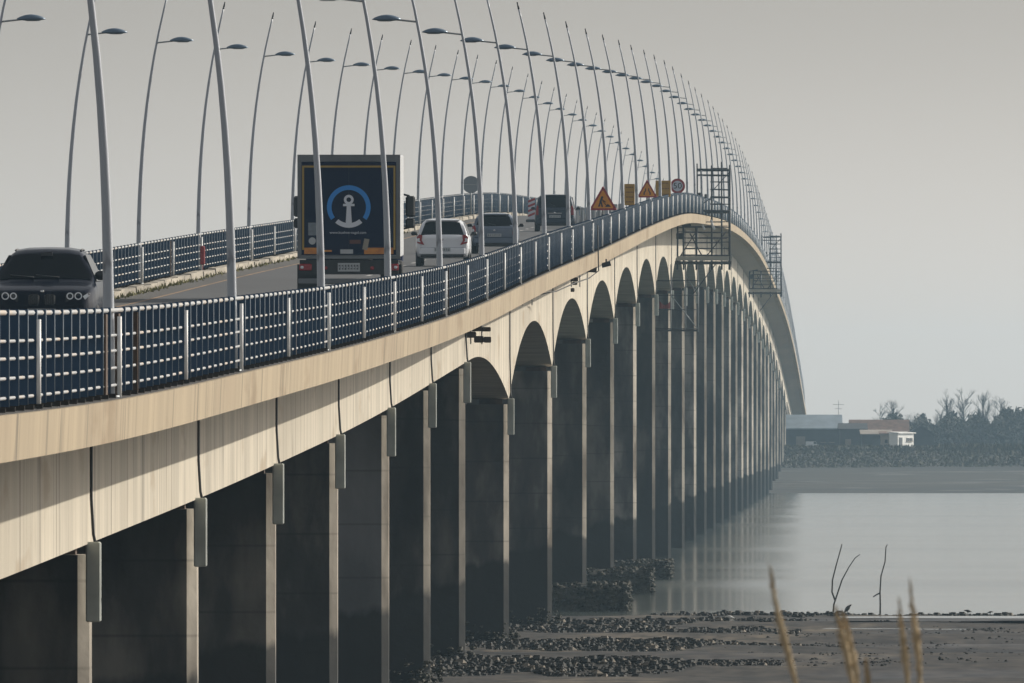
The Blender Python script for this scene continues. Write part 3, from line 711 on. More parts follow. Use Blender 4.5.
plate_sign('square ochre notice board beside the round speed limit sign', 14.6, .2, .68, .73, 1.32, 3)
t = post_sign('speed_limit_sign', 'round red bordered speed limit sign reading 50', 15.8, .05)
s = MB(); s.tube([(0, .02, 0), (0, .02, 1.5)], .035, 8); s.build('sign_post', M['dark'], t)
s = MB(); N = 32; zc = 1.37; s.loft([[(.36 * cos(2 * pi * j / N), y_, zc + .36 * sin(2 * pi * j / N)) for j in range(N)] for y_ in (-.04, -.015)]); sp = s.build('sign_plate', M['sign_red'], t)
s = MB(); s.loft([[(.25 * cos(2 * pi * j / N), y_, zc + .25 * sin(2 * pi * j / N)) for j in range(N)] for y_ in (-.05, -.039)]); s.build('sign_face', M['sign_white'], sp)
text('50', .40, 'sign_numerals', M['ink'], sp, (0, -.054, zc), ext=.004, width=.40)
t = post_sign('round_sign', 'grey back of a round road sign on the left side of the bridge', 15.1, W - .3)
s = MB(); s.tube([(0, 0, 0), (0, 0, 1.6)], .035, 8); s.build('sign_post', M['steel'], t)
s = MB(); s.loft([[(.40 * cos(2 * pi * j / N), y_, 1.47 + .40 * sin(2 * pi * j / N)) for j in range(N)] for y_ in (-.06, -.04)]); sp = s.build('sign_plate', M['sign_back'], t)
s = MB(); s.box((0, -.07, 1.47), (.6, .015, .05)); s.build('sign_bracket', M['steel'], sp)
# red and white marker board
t = post_sign('chevron_marker', 'upright red and white striped marker board in the left lane', 14.1, 5.75, -.12, 'marker board')
s = MB(); s.bbox((0, 0, .06), (.5, .4, .12), .03); s.build('foot', M['dark'], t)
s = MB(); s.box((0, 0, .56), (.30, .04, .86)); bo = s.build('board', M['sign_white'], t)
s = MB()
for q in range(4):
    z = .22 + q * .21; s.prism([(-.15, z), (.15, z + .12), (.15, z + .22), (-.15, z + .10)], -.028, -.021)
s.build('stripes', M['sign_red'], bo)
# white plastic barriers along the closed strip
M['barrier'] = mat('white_barrier_plastic', (.32, .33, .335), .6, var=.25, scale=2)
bp = None
for i in range(9):
    kk = 12.75 + i * .17; u = 2.9 - .13 * i
    if bp is None:
        bp = thing('road_barrier', 'x', 'barrier'); s = MB()
        s.prism([(-.25, 0), (.25, 0), (.22, .12), (.10, .30), (.07, .80), (-.07, .80), (-.10, .30), (-.22, .12)], -.9, .9); bb_ = s.build('barrier_body', M['barrier'], bp)
        s = MB(); s.bbox((0, -.95, .45), (.10, .10, .5), .02); s.build('coupling', M['steel'], bp); t = bp
    else: t = copy_tree(bp)
    t.location = P(kk, u, -.12); t.rotation_euler = (0, 0, .02)
    t['label'] = 'white plastic road barrier standing in a row beyond the dark people carrier'; t['group'] = 'white barriers beside the right lane'

# ------------------------------------------------------------------ scaffolds
M['scaf'] = mat('scaffold_tube', (.045, .05, .058), .6, .2)
M['scaf_l'] = mat('scaffold_tube_bright', (.35, .37, .38), .5, .4)
M['plank'] = mat('scaffold_plank', (.07, .065, .06), .9, var=.4, scale=2)
def scaffold(k, label, lower):
    t = thing('scaffold', label, 'scaffold', P(k, 0), 0, 'hanging scaffolds on the right edge of the bridge')
    sc_ = lambda n, a, b_, r=.048, m_='scaf': (lambda s: (s.tube([a, b_], r, 6), s.build(n, M[m_], t)))(MB())
    xs = (-.30, .50, 1.05, 1.48); ys = (-.7, .7); R = random.uniform
    for y in ys:
        for x in xs: sc_('standard', (x, y, -3.0 if x > .3 else 0), (x + R(-.02, .02), y, 2.62 + R(-.05, .35)), .055 if x > 1.4 else .042)
        for z in (.25, .62, 1.0, 1.42, 1.85, 2.2, 2.5): sc_('ledger', (.42 if .5 < z < 1.9 else -.34, y, z + R(-.03, .03)), (1.52, y, z + R(-.03, .03)), .06 if z in (.25, 1.0, 2.5) else .032)
        for z in (-.35, -.62, -.95, -1.25, -1.5, -1.85, -2.2): sc_('ledger', (-1.45 + R(0, .5), y, z + R(-.04, .04)), (1.5 - (R(0, .9) if y < 0 else 0), y, z + R(-.04, .04)), .030)
        for x in (-1.4, -1.05, -.35): sc_('standard', (x, y, -3.0), (x + R(-.03, .03), y, -.6), .045)
        sc_('brace', (-1.4, y, -2.5), (-.3, y, -.8), .03); sc_('brace', (.0, y, -2.5), (1.3, y, -.9), .03); sc_('brace', (.1, y, -2.5), (-.7, y, -1.0), .03)
        sc_('brace', (.5, y, 1.3), (1.48, y, 2.4), .026); sc_('brace', (-.3, y, .4), (.5, y, 1.0), .026)
        sc_('brace', (.7, y, -2.7), (-.5, y, -4.3), .03)
    for bx, bz, bw_, bh in ((-1.25, -1.15, .42, .34), (-.9, -.55, .5, .16), (-.18, 1.12, .16, .26), (.16, 1.06, .14, .22), (.72, 2.56, .5, .10)):
        s = MB(); s.bbox((bx, -.2, bz), (bw_, .6, bh), .03); s.build('material_box', M['scaf'], t)
    for x in xs:
        for z in (.8, 1.7, 2.55): sc_('transom', (x, -.75, z), (x, .75, z), .024)
    s = MB(); s.box((.02, 0, -2.62), (3.1, 1.5, .16)); s.build('platform', M['plank'], t)
    s = MB(); s.box((.0, -.76, -2.38), (2.9, .03, .24)); s.build('toe_board', mat('toe_board_pale', (.45, .43, .38), .8), t)
    s = MB(); s.box((.85, 0, .16), (1.3, 1.4, .1)); s.build('platform', M['plank'], t)
    s = MB(); s.box((.9, 0, 2.58), (.9, 1.4, .06)); s.build('platform', M['plank'], t)
    if lower:
        for y in ys:
            for x in (-1.75, -.95, -.25): sc_('standard', (x, y, -6.4), (x, y, -2.7), .03, 'scaf_l')
            for z in (-3.6, -4.4, -5.2, -6.25): sc_('ledger', (-2.6, y, z), (-.2, y, z), .024)
            sc_('brace', (-1.75, y, -4.4), (-.25, y, -6.3), .022, 'scaf_l'); sc_('brace', (-.95, y, -3.3), (-.25, y, -4.4), .022, 'scaf_l')
        s = MB(); s.box((-1.6, 0, -6.35), (2.6, 1.5, .1)); s.build('platform', M['plank'], t)
        s = MB(); s.loft([[(-2.4 + .1 * q, -.78 - .05 * sin(q * 1.7), -4.7 - .25 * abs(sin(q * .5))), (-2.4 + .1 * q, -.78 - .05 * cos(q * 1.3), -5.15)] for q in range(7)], close=False, caps=False)
        s.build('red_tarp', mat('red_tarp_cloth', (.26, .05, .04), .85), t)
        s = MB()
        for x in (-.1, .45): s.tube([(x, -.9, -.25), (x + .08, -.9, -.55), (x + .2, -.9, -.8)], .06, 8)
        s.build('bundled_net', M['white_paint'], t)
    return t
random.seed(21)
scaffold(19.0, 'steel scaffold tower with red tarp hanging on the bridge edge by the speed limit sign', True)
scaffold(34.7, 'smaller distant scaffold tower on the descending part of the bridge edge', False)

# steel brackets hanging under the deck edge
def bracket(label, k, u, z, parts):
    t = thing('bracket_cluster', label, 'steel bracket', P(k, u, z), 0, 'steel bracket clusters under the deck edge')
    for x, zz, w, h in parts:
        s = MB(); s.bbox((x, 0, zz), (w, .30, h), .02); s.box((x + w * .3, -.17, zz), (w * .3, .05, h * .6)); s.build('bracket_plate', M['rust'], t)
    s = MB(); s.tube([(-.2, .1, .3), (-.2, .1, -.25)], .02, 6); s.tube([(.1, .1, .3), (.1, .1, -.25)], .02, 6); s.build('hanger_rod', M['steel'], t)
bracket('dark bracket cluster under the deck edge, above the first arch', 6.62, 1.55, -1.60, [(-.20, .0, .30, .16), (-.03, .17, .26, .15), (.22, .15, .24, .12), (.02, -.12, .26, .18), (.25, -.13, .20, .16)])
bracket('two small dark brackets under the deck edge, above the second arch', 8.5, 1.62, -1.28, [(-.18, -.08, .16, .14), (.10, .03, .16, .16)])
bracket('tall stack of dark brackets under the deck edge, above the third arch', 10.55, 1.45, -1.45, [(.14, .50, .14, .12), (-.02, .36, .24, .16), (-.10, .02, .28, .14), (-.08, -.12, .18, .12), (-.16, -.36, .14, .14)])
s = MB(); s.box((0, 0, 0), (.30, .35, .16), 0, Matrix.Rotation(-.25, 3, 'Y')); s.box((0, .15, .12), (.05, .05, .12))
tag(s.build('floodlight', M['dark'], None, P(9.3, -.32, -.50)), 'black floodlight box fixed on the outside of the deck edge', 'floodlight')
s = MB(); s.prism([(-.25, -.05), (.22, .16), (.22, -.08)], -.15, .15)
tag(s.build('bracket', M['rust'], None, P(9.2, .15, -.66)), 'dark wedge shaped bracket under the deck edge below the floodlight', 'steel bracket')
s = MB(); pts = [P(9.0, -.22, .85), P(9.0, -.24, -.1), P(9.02, -.24, -.62), P(9.0, .05, -.85), P(8.95, .5, -1.0), P(8.85, 1.0, -1.22), P(8.7, 1.6, -1.30)]
tag(s.build('cable', M['pipe']) if False else (s.tube(pts, .02, 6), s.build('cable', M['pipe']))[1], 'loose black cable looping down from the railing under the deck edge', 'cable')

# ------------------------------------------------------------------ ground, mud and water
def grid(name, xs, ys, zf, m_, kind):
    s = MB(); s.loft([[(x, y, zf(x, y)) for x in xs] for y in ys], close=False, caps=False, smooth=True); return tag(s.build(name, m_), kind=kind)
mud = mat('wet_mud', (.10, .09, .08), .5, bump=.5, bscale=1.2, spec=.2); b = mud.node_tree.nodes['Principled BSDF']
geo = nd(mud, 'ShaderNodeNewGeometry'); sx = nd(mud, 'ShaderNodeSeparateXYZ'); lk(mud, geo.outputs['Position'], sx.inputs[0])
fine = ramp(mud, noise(mud, 1.6, (1, .22, 1), 9.0), [(.36, (.45, .45, .45)), (.5, (1, 1, 1)), (.66, (1.5, 1.45, 1.35))])
near = ramp(mud, noise(mud, .25, (.6, .16, 1), 10.0), [(.36, (.020, .019, .018)), (.46, (.046, .041, .036)), (.54, (.034, .030, .026)), (.62, (.090, .076, .058)), (.7, (.036, .033, .03))])
far_ = ramp(mud, noise(mud, .02, (.3, 1, 1), 6.0), [(.35, (.035, .037, .035)), (.6, (.065, .062, .054))])
mr = nd(mud, 'ShaderNodeMapRange'); lk(mud, sx.outputs['Y'], mr.inputs[0]); mr.inputs[1].default_value = 1500; mr.inputs[2].default_value = 1600
near = mix(mud, 1.0, near, fine, 'MULTIPLY')
lk(mud, mix(mud, mr.outputs[0], near, far_), b.inputs['Base Color'])
rr_ = ramp(mud, noise(mud, .18, (.5, .22, 1), 6.0), [(.36, (.5,) * 3), (.5, (.9,) * 3)]); lk(mud, rr_, b.inputs['Roughness'])
ys = frange(-200, 440, 20) + frange(441, 700, 2.0) + frange(720, 2000, 80) + frange(2010, 2460, 10) + frange(2600, 4500, 190)
xs = frange(-3000, -60, 300) + frange(-50, 50, 2.5) + frange(70, 170, 10) + frange(300, 3000, 300)
def gz(x, y):
    z = ground_z(y)
    if 440 < y < 700: z += .035 * sin(x * 1.3 + y * .35) * sin(y * .55 - x * .4) + .07 * sin(y * .21 + .5 * sin(x * .11)) + .05 * sin(y * .083 + x * .03) + .03 * sin(x * .5 + y * .4)
    if 2000 < y < 2380: z += .25 * sin(x * .021 + y * .05) * min(1, (y - 2000) / 60)
    return z
grid('ground', xs, ys, gz, mud, 'structure')
wat = mat('estuary_water', (.07, .085, .08), .12, spec=.5); b = wat.node_tree.nodes['Principled BSDF']; b.inputs['IOR'].default_value = 1.33
bp_ = nd(wat, 'ShaderNodeBump'); bp_.inputs['Strength'].default_value = .10; bp_.inputs['Distance'].default_value = .2
lk(wat, noise(wat, .5, (.25, 1, 1), 4.0), bp_.inputs['Height']); bp2 = nd(wat, 'ShaderNodeBump'); bp2.inputs['Strength'].default_value = .5; bp2.inputs['Distance'].default_value = .035
lk(wat, noise(wat, .05, (.10, 1, 1), 5.0), bp2.inputs['Height']); lk(wat, bp2.outputs[0], bp_.inputs['Normal']); lk(wat, bp_.outputs[0], b.inputs['Normal'])
lk(wat, ramp(wat, noise(wat, .012, (.12, 1, 1), 5.0), [(.45, (.10,) * 3), (.62, (.14,) * 3), (.72, (.20,) * 3)]), b.inputs['Roughness'])
grid('water', frange(-3000, 3000, 300), frange(500, 2060, 60), lambda x, y: 0.0, wat, 'structure')

# rows of weed-covered oyster rocks on the mud
random.seed(17)
M['rock'] = mat('oyster_rock', (.055, .050, .042), .9, var_col=(.018, .018, .016), scale=2.0)
M['rock_pale'] = mat('oyster_rock_pale', (.20, .17, .13), .85, var=.4, scale=3)
rows = [(444, 473, -13, 7.2, 6500, .16), (506, 531, -13, 8.6, 5200, .15), (561, 579, -12, 9.6, 3000, .14), (600, 611, -6, 10.5, 1500, .12), (634, 646, 5.2, 24, 1300, .10)]
for (y0_, y1_, x0_, x1_, n, hh) in rows:
    s = MB()
    for q in range(n):
        x = x0_ + (x1_ - x0_) * random.random(); ed = min(1, max(0, (x1_ - x)) / 3.5)
        mid = (y0_ + y1_) / 2 + 3.0 * sin(x * .5 + y0_) + 2.2 * sin(x * 1.7 + y1_) + 1.2 * sin(x * 4.1); hw_ = (y1_ - y0_) / 2 * (.2 + .8 * ed) * (.8 + .22 * sin(x * 1.3 + y0_))
        v = random.uniform(-1, 1); y = mid + v * hw_
        r = random.choice([.03, .04, .05, .06, .08, .10, .10, .17]) * (.65 + .35 * ed)
        rock(s, (x, y, gz(x, y) + random.uniform(0, hh) * ed * (1 - v * v)), r, 1 if random.random() < .10 else 0)
    tag(s.build('oyster_rocks', [M['rock'], M['rock_pale']]), kind='stuff')
s = MB()
cl = [(random.uniform(5, 20), random.uniform(448, 636)) for _ in range(60)]
for q in range(1500):
    cx_, cy_ = random.choice(cl); x, y = random.gauss(cx_, .8), random.gauss(cy_, 1.6)
    
    rock(s, (x, y, gz(x, y)), random.choice([.02, .03, .04, .07]), 0)
tag(s.build('scattered_rocks', [M['rock']]), kind='stuff')
# narrow pool of standing water on the mud
s = MB(); s.loft([[(x, 601 + .8 * sin(x * .6), .42), (x, 607 + 1.2 * sin(x * .4 + 1), .42)] for x in frange(11.5, 26, .5)], close=False, caps=False)
tag(s.build('tidal_pool', wat), kind='structure')

for (ya, yb_, dz) in ((538, 560, -.10), (585, 600, -.085)):      # puddles left in the hollows
    s = MB(); zz = ground_z((ya + yb_) / 2) + dz; s.loft([[(x, ya, zz), (x, yb_, zz)] for x in (-14, 28)], close=False, caps=False); tag(s.build('tidal_pool', wat), kind='structure')
# twigs stuck in the mud
M['twig'] = mat('wet_twig', (.03, .025, .02), .9)
def px(x, y, D): return ((x - 512) / F * D, D, HC - (y - 435) / F * D)
def twig(label, D, lines):
    base = Vector(px(*lines[0][0], D)); base.z = gz(base.x, D) - .1
    t = None
    for i, l in enumerate(lines):
        s = MB(); pts = [Vector(px(a, c, D + .3 * i)) - base for a, c in l]; 
        if i == 0: pts[0].z = 0
        s.tube(pts, [.035 - .022 * j / len(pts) for j in range(len(pts))], 6)
        if i == 0: t = tag(s.build('twig', M['twig'], None, base), label, 'twig')
        else: s.build('side_branch', M['twig'], t)
twig('forked bare twig standing in the mud beside the waterline bird', 655, [[(832.5, 616), (834, 604), (838, 592), (842, 580), (849, 567), (855, 558), (860, 554.5)], [(835, 600), (832, 592), (832.5, 580), (836, 566), (841, 548), (842, 544)]])
twig('single upright twig standing in the mud, right of the forked twig', 655, [[(880, 616), (880.3, 605), (880, 592), (881, 576), (885, 562), (886, 547), (887.5, 544.5)], [(880, 593), (876, 595), (873, 597)]])
# birds
M['bird_dark'] = mat('bird_dark_back', (.05, .045, .04), .9); M['bird_white'] = mat('bird_white', (.6, .6, .58), .8)
def bird(label, x, y, D, h, white, flip=1, low=False):
    base = Vector(px(x, y, D)); base.z = gz(base.x, D) + .16
    s = MB()
    tilt = .9 if not low else .25
    prof_ = [(-.62, .02), (-.42, .07), (-.2, .16), (.0, .20), (.18, .17), (.30, .10), (.36, .085), (.45, .095), (.52, .075), (.56, .03), (.70, .008)]
    pts = []
    for a, r in prof_:
        b_ = tilt if a < .3 else tilt * .55
        pts.append(Vector((flip * a * cos(tilt) * h, 0, (.52 + a * sin(tilt) - (max(0, a - .3)) * .4) * h)))
    s.tube(pts, [r * h for _, r in prof_], 8)
    s.tube([(flip * .02 * h, -.05 * h, .42 * h), (flip * .02 * h, -.05 * h, 0)], .014, 5); s.tube([(flip * .02 * h, .05 * h, .42 * h), (flip * .02 * h, .05 * h, 0)], .014, 5)
    o = tag(s.build('bird', M['bird_white'] if white else M['bird_dark'], None, base), label, 'bird', 'birds on the mud')
    return o
bird('small dark bird perched by the foot of the forked twig', 847.5, 612, 652, .40, False, 1)
bird('dark wading bird at the waterline near the right picture edge, leftmost of three', 968, 612, 648, .26, False, -1, True)
bird('dark wading bird at the waterline near the right picture edge, middle of three', 990, 613, 648, .20, False, 1, True)
bird('dark wading bird at the waterline near the right picture edge, rightmost of three', 1006, 613, 648, .18, False, -1, True)
bird('white gull standing on the mud near the footings', 730, 622, 596, .28, True, -1, True)

# ------------------------------------------------------------------ far shore
random.seed(31)
M['bank_rock'] = mat('bank_rock', (.13, .115, .09), .9, var=.7, scale=.8)
M['bank_weed'] = mat('bank_scrub', (.07, .065, .035), .95, var=.5, scale=.5)
s = MB()
for q in range(5200):
    x = random.uniform(30, 85); y = random.uniform(2368, 2425)
    rock(s, (x, y, ground_z(y) + .05), random.choice([.12, .18, .25, .4]), 0 if random.random() < .5 else 1)
tag(s.build('embankment_rocks', [M['bank_rock'], M['bank_weed']]), kind='stuff')
s = MB()
for q in range(9000):
    x = random.uniform(30, 95); y = random.choice([random.uniform(2405, 2445), random.uniform(2375, 2445), 2412]); r = random.uniform(.1, .35); a = random.uniform(0, pi); z = ground_z(y)
    h = random.uniform(.15, .6) * (1.0 if x < 60 else 1.5)
    s.add([(x - r * cos(a), y - r * sin(a), z), (x + r * cos(a), y + r * sin(a), z), (x + random.uniform(-.2, .2), y, z + h)], [(0, 1, 2)], 0)
tag(s.build('bank_grass', [M['bank_weed']]), kind='stuff')
M['roof_blue'] = mat('pale_blue_sheet_roof', (.30, .36, .41), .6, var=.25, scale=.7)
M['roof_tile'] = mat('brown_tile_roof', (.22, .13, .09), .85, var=.4, scale=1.2)
M['wall_dark'] = mat('tarred_boards', (.06, .065, .07), .9, var=.4, scale=.8)
M['wall_white'] = mat('limewash', (.85, .84, .80), .8, var=.12, scale=.6)
M['wall_beige'] = mat('beige_render', (.34, .29, .24), .85, var=.25, scale=.6)
M['void'] = mat('dark_opening', (.012, .013, .015), .4)
def house(label, D, x0, x1, yr, ye, yb, wall, roof, gable_front=False, dep=7.0, wins=(), door=None, name='house', mono=False):
    """x0,x1 left/right, yr ridge, ye eave, yb foot, all as seen at distance D"""
    X0_, X1_ = (x0 - 512) / F * D, (x1 - 512) / F * D; zr, ze = [HC - (v - 435) / F * D for v in (yr, ye)]; zb_ = 4.7
    cx = (X0_ + X1_) / 2; w = X1_ - X0_
    t = thing(name, label, 'building', (cx, D, zb_)); zr -= zb_; ze -= zb_
    s = MB()
    if gable_front: s.prism([(-w / 2, 0), (w / 2, 0), (w / 2, ze), (0, zr - .05), (-w / 2, ze)], 0, dep)
    else: s.loft([[(x, 0, 0), (x, dep, 0), (x, dep, ze), (x, dep / 2, zr - .05), (x, 0, ze)] for x in (-w / 2, w / 2)]) if not mono else s.loft([[(x, 0, 0), (x, dep, 0), (x, dep, zr - .05), (x, 0, ze - .05)] for x in (-w / 2, w / 2)])
    wl = s.build('wall', wall, t)
    s = MB(); ov = .25
    if gable_front:
        for sg in (-1, 1): s.loft([[(sg * (w / 2 + ov), y, ze - .12), (0, y, zr), (0, y, zr + .14), (sg * (w / 2 + ov), y, ze + .02)] for y in (-ov, dep + ov)])
    elif mono: s.loft([[(x, -ov, ze - .03), (x, dep + ov, zr), (x, dep + ov, zr + .12), (x, -ov, ze + .09)] for x in (-w / 2 - ov, w / 2 + ov)])
    else:
        for a, b_ in ((-ov, dep / 2), (dep + ov, dep / 2)): s.loft([[(x, a, ze - .10), (x, b_, zr), (x, b_, zr + .13), (x, a, ze + .03)] for x in (-w / 2 - ov, w / 2 + ov)])
    s.build('roof', roof, t)
    for (wx, wz, ww, wh) in wins:
        s = MB(); s.box((wx, -.03, wz), (ww, .08, wh)); wi = s.build('window', M['void'], t)
        s = MB(); s.box((wx, -.09, wz - wh / 2 - .05), (ww + .15, .14, .07)); s.build('sill', M['wall_beige'], wi)
    if door:
        s = MB(); s.box((door[0], -.03, door[2] / 2), (door[1], .08, door[2])); s.build('door', door[3], t)
    return t
house('long dark barn with pale blue sheet roof beside the bridge end', 2480, 779, 841, 415.5, 428.5, 447, M['wall_dark'], M['roof_blue'], dep=9, door=(-1.35, 1.3, 1.9, M['wall_beige']), wins=((.4, 1.35, .7, .5), (1.9, 1.35, .7, .5), (3.1, 1.35, .7, .5)), name='barn')
house('low dark shed joined to the barn, left of the brown roofed house', 2470, 840, 866, 424, 429, 447, M['wall_dark'], M['wall_dark'], dep=6, door=(-.7, .85, 1.5, M['wall_beige']), name='shed')
house('house with a long brown tiled roof behind the white hut', 2500, 851, 908, 420.5, 433, 447, M['wall_beige'], M['roof_tile'], dep=8, wins=((-2.6, .95, .6, .7), (-1.4, .95, .6, .7)))
house('low shed with pale pinkish roof in front of the brown roofed house', 2462, 862, 891, 430.5, 434.5, 448, M['wall_dark'], M['wall_beige'], dep=5, name='shed', mono=True)
house('small beige annex touching the left side of the white hut', 2456, 881, 897, 432, 434, 448, M['wall_beige'], M['roof_tile'], dep=4, wins=((-.4, 1.2, .4, .5), (.35, 1.1, .6, .8)), name='annex', mono=True)
house('small bright white hut with flat roof and two square windows', 2452, 891.5, 920, 432.5, 433.2, 449, M['wall_white'], M['wall_white'], dep=1.5, wins=((.5, 1.45, .65, .45), (1.35, 1.45, .65, .45), (-1.3, 1.15, .7, 1.2)), name='hut', mono=True).rotation_euler.z = radians(55)
house('dark gabled boathouse right of the white hut', 2475, 908, 934, 426, 435, 448, M['wall_dark'], M['wall_dark'], True, dep=9, name='boathouse')
t = thing('antenna_mast', 'thin antenna mast standing behind the pale roofed barn', 'antenna', px(838.5, 446, 2492)); t.location.z = 4.9
s = MB(); s.tube([(0, 0, 0), (0, 0, 6.9)], [.06, .03], 6); s.build('mast', M['scaf'], t)
for z, w in ((6.3, .8), (5.7, .5)): s = MB(); s.tube([(-w, 0, z), (w, 0, z)], .03, 5); s.build('antenna_bar', M['scaf'], t)
def parked_van(label, x, D, col):
    p = px(x, 447, D); t = thing('parked_van', label, 'van', (p[0], D, ground_z(D)), 0)
    s = MB(); s.loft([[(q[0], y, q[1]) for q in ((-2.0, .35), (2.0, .35), (2.1, .9), (1.55, 1.1), (1.15, 1.85), (-1.95, 1.9))] for y in (-.85, .85)]); s.build('body', col, t); t.scale = (.45, .6, .5)
    s = MB(); s.loft([[(q[0], y, q[1]) for q in ((1.45, 1.12), (1.12, 1.75), (.5, 1.75), (.5, 1.12))] for y in (-.87, .87)]); s.build('window', M['glass'], t)
    for xx in (-1.3, 1.3): 
        for y in (-.75, .75):
            s = MB(); N = 14; s.loft([[(xx + .33 * cos(2 * pi * j / N), y + d, .33 + .33 * sin(2 * pi * j / N)) for j in range(N)] for d in (-.12, .12)]); s.build('wheel', M['tyre'], t)
parked_van('small pale van parked low in front of the blue roofed barn', 812, 2440, M['white_paint'])

# trees --------------------------------------------------------------
M['bark'] = mat('winter_bark', (.045, .040, .036), .95, var=.3, scale=1)
def bare_tree(label, D, x, yt, spread, seed, name='bare_tree'):
    random.seed(seed)
    base = Vector(px(x, 445, D)); base.z = 4.8; H = HC - (yt - 435) / F * D - 4.8
    t = thing(name, label, 'tree', base, 0, 'bare winter trees on the far shore')
    tk, cr = MB(), MB()
    tips = []
    def br(p, d, l, r, lev):
        q = p + d * l; mid = p + d * l * .5 + Vector((random.uniform(-.05, .05) * l, 0, random.uniform(-.02, .05) * l))
        (tk if lev < 2 else cr).tube([p, mid, q], [r, r * .75, r * .45], 5 if lev < 2 else 3, caps=False)
        if lev >= 4: return
        for i in range(5 if lev < 3 else 4):
            a = random.uniform(0, 2 * pi); sp = random.uniform(.35, .75) * spread
            nd_ = (d + Vector((cos(a) * sp, sin(a) * sp, .12))).normalized()
            br(p + (q - p) * random.uniform(.25, 1.0), nd_, l * random.uniform(.42, .66), r * .42, lev + 1)
    lead = [Vector((0, 0, 0))]
    for i in range(7): lead.append(lead[-1] + Vector((random.uniform(-.25, .25), random.uniform(-.2, .2), H * .125)))
    tk.tube(lead, [H * .020 * (1 - i / 8.5) for i in range(8)], 6)
    for i in range(22):
        f = random.uniform(2.2, 6.9); p = lead[int(f)].lerp(lead[int(f) + 1], f % 1) if f < 7 else lead[-1]; a = random.uniform(0, 2 * pi); sp = spread * random.uniform(.5, 1.0)
        br(p, Vector((cos(a) * sp, sin(a) * sp, 1)).normalized(), H * random.uniform(.16, .30) * (1.15 - .06 * f), H * .0055, 1)
    zt = max(v[2] for v in cr.v)
    for mbx in (tk, cr): mbx.v = [(v[0] * H / zt, v[1] * H / zt, v[2] * H / zt) for v in mbx.v]
    tk.build('trunk', M['bark'], t); cr.build('crown', M['bark'], t)
for i, (x, yt, sp, lb) in enumerate([(881, 401, 1.2, 'leftmost bare tree behind the brown roof, wide and pale'), (893, 398, 1.1, 'slender bare tree behind the white hut'), (912, 411, 1.3, 'low spreading bare tree above the dark boathouse'),
        (938, 406, .7, 'small thin bare tree just left of the tall trees'), (947, 387, .75, 'tall bare tree with straight trunk, leftmost of the three tall ones'), (963, 386, .85, 'tall bushy bare tree, middle of the three tall ones'),
        (983, 388, .8, 'tall bare tree with forked crown, rightmost of the three tall ones'), (1000, 394, .9, 'slim pale bare tree right of the tall trees'), (1015, 404, 1.2, 'bare tree at the right picture edge')]):
    bare_tree(lb, 2720 + 13 * (i % 3), x, yt, sp, 100 + i)
random.seed(41)
M['thicket'] = mat('thicket_twigs', (.06, .058, .042), .95, var=.4, scale=.4)
s = MB()
for q in range(26000):
    x = random.uniform(862, 1050); D = random.uniform(2690, 2800)
    tp = interp([(860, 432), (868, 424), (885, 415), (897, 413), (912, 418), (922, 414), (932, 421), (940, 416), (955, 412), (968, 416), (980, 412), (992, 418), (1003, 408), (1012, 405), (1024, 405), (1050, 402)], x) + 6 + 3 * sin(x * .23) + 1.3 * sin(x * .8 + 1) + random.gauss(0, 2.6)
    v = random.random() ** .7; z = 4.8 + (HC - (tp - 435) / F * D - 4.8) * v
    r = random.uniform(.18, .55); a, bq = random.uniform(0, pi), random.uniform(-1.2, 1.2); X = (x - 512) / F * D
    d = Vector((cos(a) * cos(bq), sin(a) * cos(bq), sin(bq))) * r; e = Vector((random.gauss(0, 1), random.gauss(0, 1), random.gauss(0, 1))).normalized() * r * .5
    c = Vector((X, D, z)); s.add([tuple(c + d), tuple(c + e), tuple(c - d), tuple(c - e)], [(0, 1, 2, 3)])
tag(s.build('far_thicket', M['thicket']), kind='stuff')

# foreground reeds ---------------------------------------------------
M['reed'] = mat('dry_reed', (.52, .40, .25), .9, var=.3, scale=14)
M['reed_plume'] = mat('reed_plume', (.60, .47, .29), .95, var=.3, scale=25)
def reed(label, D, pts, w, seed):
    random.seed(seed)
    P3 = [Vector(px(x, y, D)) for x, y in pts]; base = P3[0].copy(); base.z = ground_z(D)
    d = (P3[1] - P3[0]); foot = base + Vector((-d.x * .9, 0, 0)) - base
    t = thing('reed', label, 'reed', base + foot, 0, 'dry reeds in the foreground')
    O = base + foot; s = MB(); s.tube([Vector((0, 0, 0))] + [p - O for p in P3[:2]], [.005, .005, .004], 6); s.build('stem', M['reed'], t)
    s = MB(); n = len(P3); rad = [w * .62 * q for q in [.35, .8, 1.0, .85, .5, .15][:n]]
    s.tube([p - O for p in P3], [r * .6 for r in rad], 7)
    for q in range(90):
        f = random.random() * (n - 1.01); i = int(f); p = P3[i].lerp(P3[i + 1], f - i) - O; r = rad[i] + (rad[i + 1] - rad[i]) * (f - i)
        dr_ = (P3[i + 1] - P3[i]).normalized(); a = random.uniform(0, 2 * pi)
        e = p + dr_ * random.uniform(.012, .035) + Vector((cos(a), sin(a), 0)) * r * random.uniform(.7, 1.25)
        s.tube([p, e], [.0022, .0008], 3, caps=False)
    s.build('plume', M['reed_plume'], t)
    s = MB(); c0 = P3[0] - O
    for q in range(2):
        a = random.choice((-1, 1)); b0 = c0 * random.uniform(.45, .8); s.loft([[b0 + Vector((a * .16 * v, 0, .20 * v - .16 * v * v)) + Vector((0, .006 * (1 - v) * e, 0)) for e in (-1, 1)] for v in (0, .25, .5, .75, 1)], close=False, caps=False)
    s.build('leaves', M['reed'], t)
reed('tall dry reed leaning left, leftmost in the foreground', 40, [(799, 700), (793, 672), (786, 645), (779, 618), (774, 593), (771, 573)], .022, 1)
reed('dry reed of a crossing pair, left stalk', 40, [(856, 700), (851, 675), (847, 655), (843, 637), (840, 624), (838, 616)], .022, 2)
